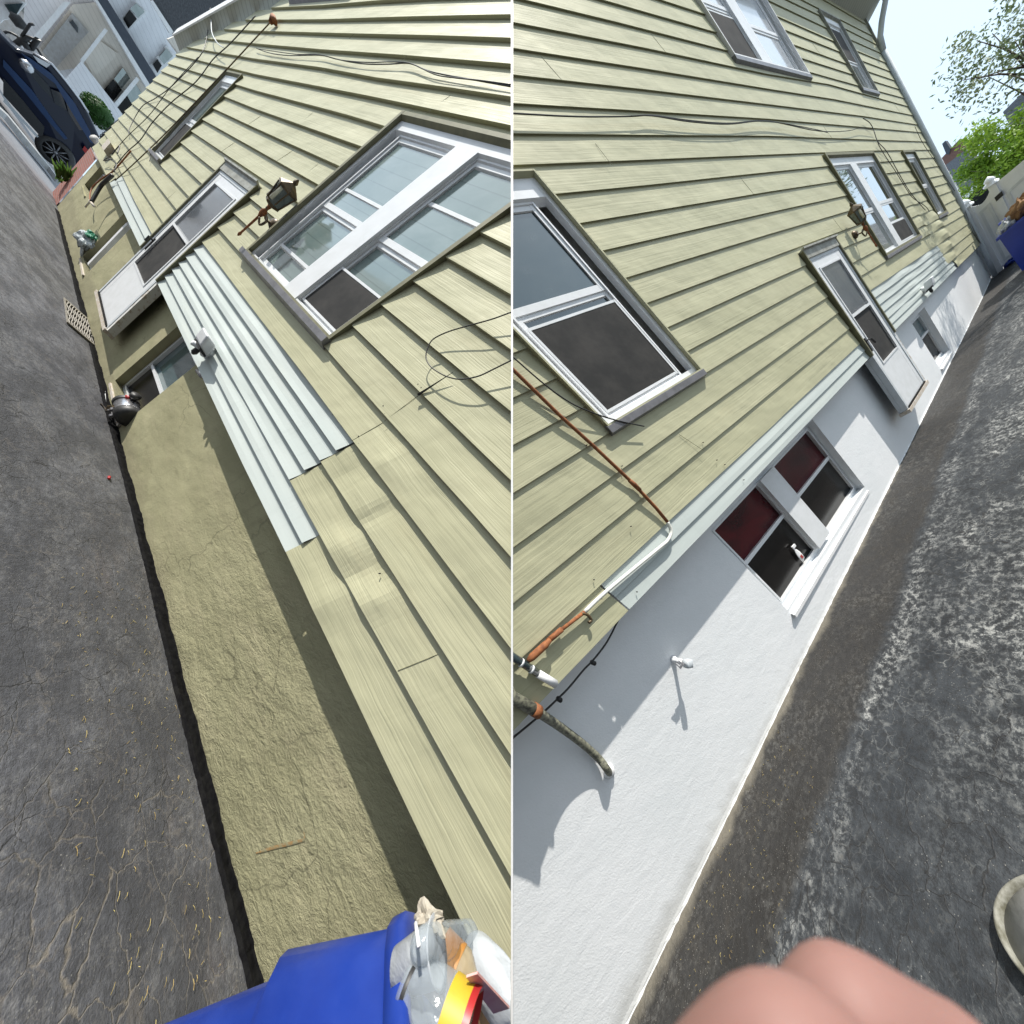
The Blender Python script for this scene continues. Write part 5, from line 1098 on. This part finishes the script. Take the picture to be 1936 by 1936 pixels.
rplate(22.1, [(1826, 378), (1874, 326), (1900, 350), (1850, 410)], .4, 'dark', 'wall', h4)
h5 = thing('house', R.P(23, R.g(23), 3), 'slope of pale grey roof above the bushy bright tree', 'house')
rplate(23, [(1896, 212), (1940, 168), (2000, 150), (2000, 260), (1920, 260)], .6, 'shingle_l', 'roof', h5)
# round cast lid on the drive by the camera
c = R.at(2085, 1806, gnd=True); o_ = R.G(c.x, c.z, .005); gn = R.A.cross(R.Z).normalized(); gn = gn if gn.dot(R.B) > 0 else -gn
e1 = R.at(1908, 1790, gnd=True); rad = (R.G(e1.x, e1.z) - o_).length
t = thing('round_lid', o_, 'round pale lid with a raised grimy rim at the edge of the driveway', 'lid')
m = MB(R); m.lathe(o_, gn, [(rad * .92, .0), (rad * .93, .008), (rad * .0, .012)], 48, cap=False); m.build('plate', M['lid'], t)
m = MB(R); m.lathe(o_, gn, [(rad, .0), (rad, .016), (rad * .985, .024), (rad * .95, .022), (rad * .93, .008), (rad * .925, .0)], 64, cap=False); m.build('rim', M['moss'], t)

# ================================================================ LEFT: recycling bin and what is in it
vr = 0.0
bn = thing('recycling_bin', L.G(-.5, .6), 'big bright blue recycling bin heaped with bottles by the olive foundation', 'bin')
def ring(u0, u1, w0, w1, v, r, n=6):
    out = []
    for (cu, cw, a0) in ((u1 - r, w1 - r, 0), (u1 - r, w0 + r, -90), (u0 + r, w0 + r, -180), (u0 + r, w1 - r, -270)):
        for k in range(n + 1): a = math.radians(a0 + (0 if False else 0) - 0); pass
    pts = []
    for (cu, cw, a0) in ((u1 - r, w1 - r, 90), (u1 - r, w0 + r, 0), (u0 + r, w0 + r, -90), (u0 + r, w1 - r, -180)):
        for k in range(n + 1):
            a = math.radians(a0 - 90 * k / n); pts.append((cu + r * math.cos(a), v, cw + r * math.sin(a)))
    return pts
def shell(levels, cap=None):
    m = MB(L); rs = [[m.uvw(*p_) for p_ in ring(*l)] for l in levels]; n = len(rs[0])
    for a, b in zip(rs, rs[1:]):
        for k in range(n): m.face(a[k], a[(k + 1) % n], b[(k + 1) % n], b[k])
    if cap: m.face(*rs[-1])
    m.sm = True; return m
u0, u1, w0, w1 = -.92, -.290, .355, 1.04
vr = 0.0
m = shell([(u0 + .10, u1 - .060, w0 + .125, w1 - .08, -.93, .17), (u0 + .04, u1 - .024, w0 + .064, w1 - .04, -.36, .16), (u0 + .035, u1 - .020, w0 + .058, w1 - .03, -.35, .16), (u0 + .02, u1 - .012, w0 + .020, w1 - .02, -.33, .16), (u0, u1, w0, w1, vr - .03, .20), (u0 + .012, u1 - .012, w0 + .012, w1 - .012, vr - .02, .19), (u0 + .10, u1 - .08, w0 + .08, w1 - .1, -.45, .10)], cap=True); m.build('body', M['blue'], bn, clip=True)
m = shell([(u0 - .005, u1 + .005, w0 - .005, w1 + .005, vr - .045, .20), (u0 - .012, u1 + .012, w0 - .012, w1 + .012, vr - .043, .21), (u0 - .016, u1 + .016, w0 - .016, w1 + .016, vr - .01, .21), (u0 - .010, u1 + .010, w0 - .010, w1 + .010, vr + .0, .20), (u0 + .008, u1 - .008, w0 + .008, w1 - .008, vr - .004, .19)]); m.build('rim', M['blue'], bn, clip=True)
def bottle(o, ax, prof, mat, name, label, cat, extras=(), ref=None, n=20, clip=True):
    t = thing(name, o, label, cat)
    m = MB(L); m.lathe(o, ax, prof, n, ref=ref); m.build('shell', M[mat], t, clip=clip)
    for (nm, pr_, mt) in extras: m = MB(L); m.lathe(o, ax, pr_, n, ref=ref, cap=False); m.build(nm, M[mt], t, clip=clip)
    return t
def bp(x, y, h=0.0): q = L.at(x, y, v=vr + h); return L.P(*q)
def bdir(a, b, h1=0, h2=0): return (bp(*b, h2) - bp(*a, h1)).normalized()
# milky cup
o_ = bp(752, 1838, -.02); o2 = bp(800, 1812, .03)
bottle(o_, o2 - o_, [(.028, 0), (.036, .06), (.038, .062), (.041, .066), (.034, .064)], 'milky', 'plastic_cup', 'milky plastic cup lying at the bin rim', 'cup')
# crumpled water bottle, ribbed
o_ = bp(795, 1788, .05); o2 = bp(893, 1768, .055); ln = (o2 - o_).length; pr_ = []
for k in range(29): f_ = k / 28; pr_.append(((.021 if 0 < k < 28 else .01) * (1 + .16 * math.cos(k * 1.57 * 1.0)) * (1 if f_ < .95 else .8), ln * f_))
bottle(o_, o2 - o_, pr_, 'clear', 'water_bottle', 'crushed ribbed clear water bottle sticking out of the bin', 'bottle', n=14)
o_ = bp(790, 1760, .05); m = blob(L, bp(812, 1738, .06), (L.A * .020, L.B * .022, L.Z * .020), 31, amp=.5); tag(m.build('paper_scrap', M['paper']), 'torn off-white paper scrap sticking up at the bin corner', 'paper')
m = MB(L); m.tube([bp(786, 1745, .06), bp(792, 1790, .06)], .0028, 6); tag(m.build('straw', M['white']), 'thin white drinking straw standing over the milky cup', 'straw')
o_ = bp(815, 1800, .0); o2 = bp(905, 1895, .05); ln = (o2 - o_).length
bottle(o_, o2 - o_, [(.015, 0), (.036, .004), (.040, .015), (.040, ln * .6), (.034, ln * .7), (.022, ln * .85), (.022, ln)], 'amber', 'glass_jar', 'amber tinted jar with an orange label beside the milk jug', 'jar', extras=[('label_band', [(.041, ln * .12), (.041, ln * .5)], 'orange')])
o_ = bp(762, 1862, -.01); o2 = bp(860, 1935, .05); ln = (o2 - o_).length
bottle(o_, o2 - o_, [(.012, 0), (.024, .002), (.028, .008), (.028, .016), (.036, .03), (.040, .05), (.040, ln), (.02, ln + .02)], 'clear', 'clear_bottle', 'clear wide bottle with a yellow and red label lowest in the bin', 'bottle', extras=[('yellow_label', [(.0412, .075), (.0412, .105)], 'yellow'), ('red_label', [(.0414, .105), (.0414, .115)], 'red'), ('dark_ring', [(.0285, .009), (.0292, .012), (.0285, .015)], 'black')])
# milk jug
c_ = bp(930, 1850, .07); t = thing('milk_jug', c_, 'big cloudy white milk jug cut by the white divider', 'jug')
m = blob(L, c_, (L.A * .060, L.B * .056, L.Z * .064), 41, amp=.08, n=18); m.build('jug', M['milky'], t, clip=True, smooth=True)
m = MB(L); a = bp(892, 1845, .11); b = bp(948, 1912, .10); sd_ = (b - a).cross(Vector((0, 1, 0))).normalized() * .0085; i = [m.vert(a - sd_), m.vert(a + sd_), m.vert(b + sd_ * 1.6), m.vert(b - sd_ * 1.6)]; m.face(*i); bk_ = Vector((0, .003, 0)); j = [m.vert(x + bk_) for x in (a - sd_, a + sd_, b + sd_ * 1.6, b - sd_ * 1.6)]; m.face(*j[::-1]); [m.face(i[k], i[(k + 1) % 4], j[(k + 1) % 4], j[k]) for k in range(4)]
m.build('label_strip', M['pink'], t, clip=True, smooth=False)
m = MB(L); o_ = bp(905, 1915, .0); m.prism([bp(880, 1880, .02), bp(960, 1905, .02), bp(966, 1960, .0), bp(890, 1960, -.0)], L.B * -.05); tag(m.build('cardboard', M['brown'], clip=True), 'brown cardboard piece under the milk jug', 'cardboard')
m = MB(L); m.prism([bp(850, 1805, -.05), bp(890, 1800, -.03), bp(905, 1850, -.04), bp(870, 1850, -.05)], L.B * -.04); tag(m.build('plastic_scrap', M['blue'], clip=True), 'blue plastic piece half buried between jar and milk jug', 'plastic scrap')
rr = random.Random(3); 
for k, (x, y, mt, lab) in enumerate(((775, 1815, 'clear', 'crumpled clear wrapper under the milky cup'), (800, 1860, 'clear', 'crumpled clear film in the middle of the bin'), (782, 1912, 'clear', 'cloudy film wad at the lower rim of the bin'), (765, 1795, 'clear', 'clear film wad tucked in the bin corner'), (840, 1870, 'paper', 'pale crumpled paper between the bottles'))):
    m = blob(L, bp(x, y, -.05), (L.A * .034, L.B * .016, L.Z * .034), 50 + k, amp=.35); tag(m.build('wrapper', M[mt], clip=True), lab, 'wrapper')

# ================================================================ the photographer's hand, close to the lens
def campt(x, y, d): return cam_o + Vector(((x - 968) / FPX * d, d, -(y - 968) / FPX * d))
def hand():
    me = bpy.data.meshes.new('hand'); bm = bmesh.new(); sk = []
    def v(p, r): x = bm.verts.new(p); sk.append(r); return x
    pts = {}
    palm = v(campt(1640, 2700, .075), .026); kn = [v(campt(x, 2330, .072), .013) for x in (1330, 1560, 1790, 2010)]
    wr_ = v(campt(1700, 3500, .09), .026); bm.edges.new((palm, wr_))
    for k_ in kn: bm.edges.new((palm, k_))
    def chain(root, lst):
        p = root
        for (x, y, d, r) in lst: q_ = v(campt(x, y, d), r); bm.edges.new((p, q_)); p = q_
    chain(kn[0], [(1280, 2160, .062, .0092), (1478, 1966, .058, .0106), (1600, 2020, .058, .0098), (1660, 2120, .060, .0080)])
    chain(kn[1], [(1470, 2120, .070, .0098), (1600, 1864, .070, .0102), (1720, 1960, .070, .0094), (1880, 2035, .070, .0088)])
    chain(kn[2], [(1800, 2200, .074, .0088), (1960, 2120, .076, .0088), (2080, 2180, .076, .0080)])
    chain(kn[3], [(2060, 2250, .078, .0080), (2160, 2190, .080, .0076), (2230, 2250, .080, .0068)])
    th = v(campt(1250, 2750, .07), .012); bm.edges.new((palm, th)); chain(th, [(1080, 2500, .065, .011), (1000, 2330, .065, .0095)])
    bm.verts.ensure_lookup_table(); org = cam_o + Vector((.04, .06, -.15))
    for x in bm.verts: x.co -= org
    bm.to_mesh(me); bm.free()
    ob = bpy.data.objects.new('hand', me); COL.objects.link(ob); ob.location = org
    bpy.context.view_layer.objects.active = ob; ob.select_set(True)
    md = ob.modifiers.new('skin', 'SKIN'); md.use_smooth_shade = True
    for s_, r in zip(me.skin_vertices[0].data, sk): s_.radius = (r, r)
    me.skin_vertices[0].data[0].use_root = True
    sb = ob.modifiers.new('sub', 'SUBSURF'); sb.levels = 2; sb.render_levels = 2
    me.materials.append(M['skin']); tag(ob, 'blurred pink fingers of a hand held in front of the lens', 'hand')
hand()
# bake nothing; drop helper props
for o in bpy.data.objects:
    if '_o' in o: del o['_o']
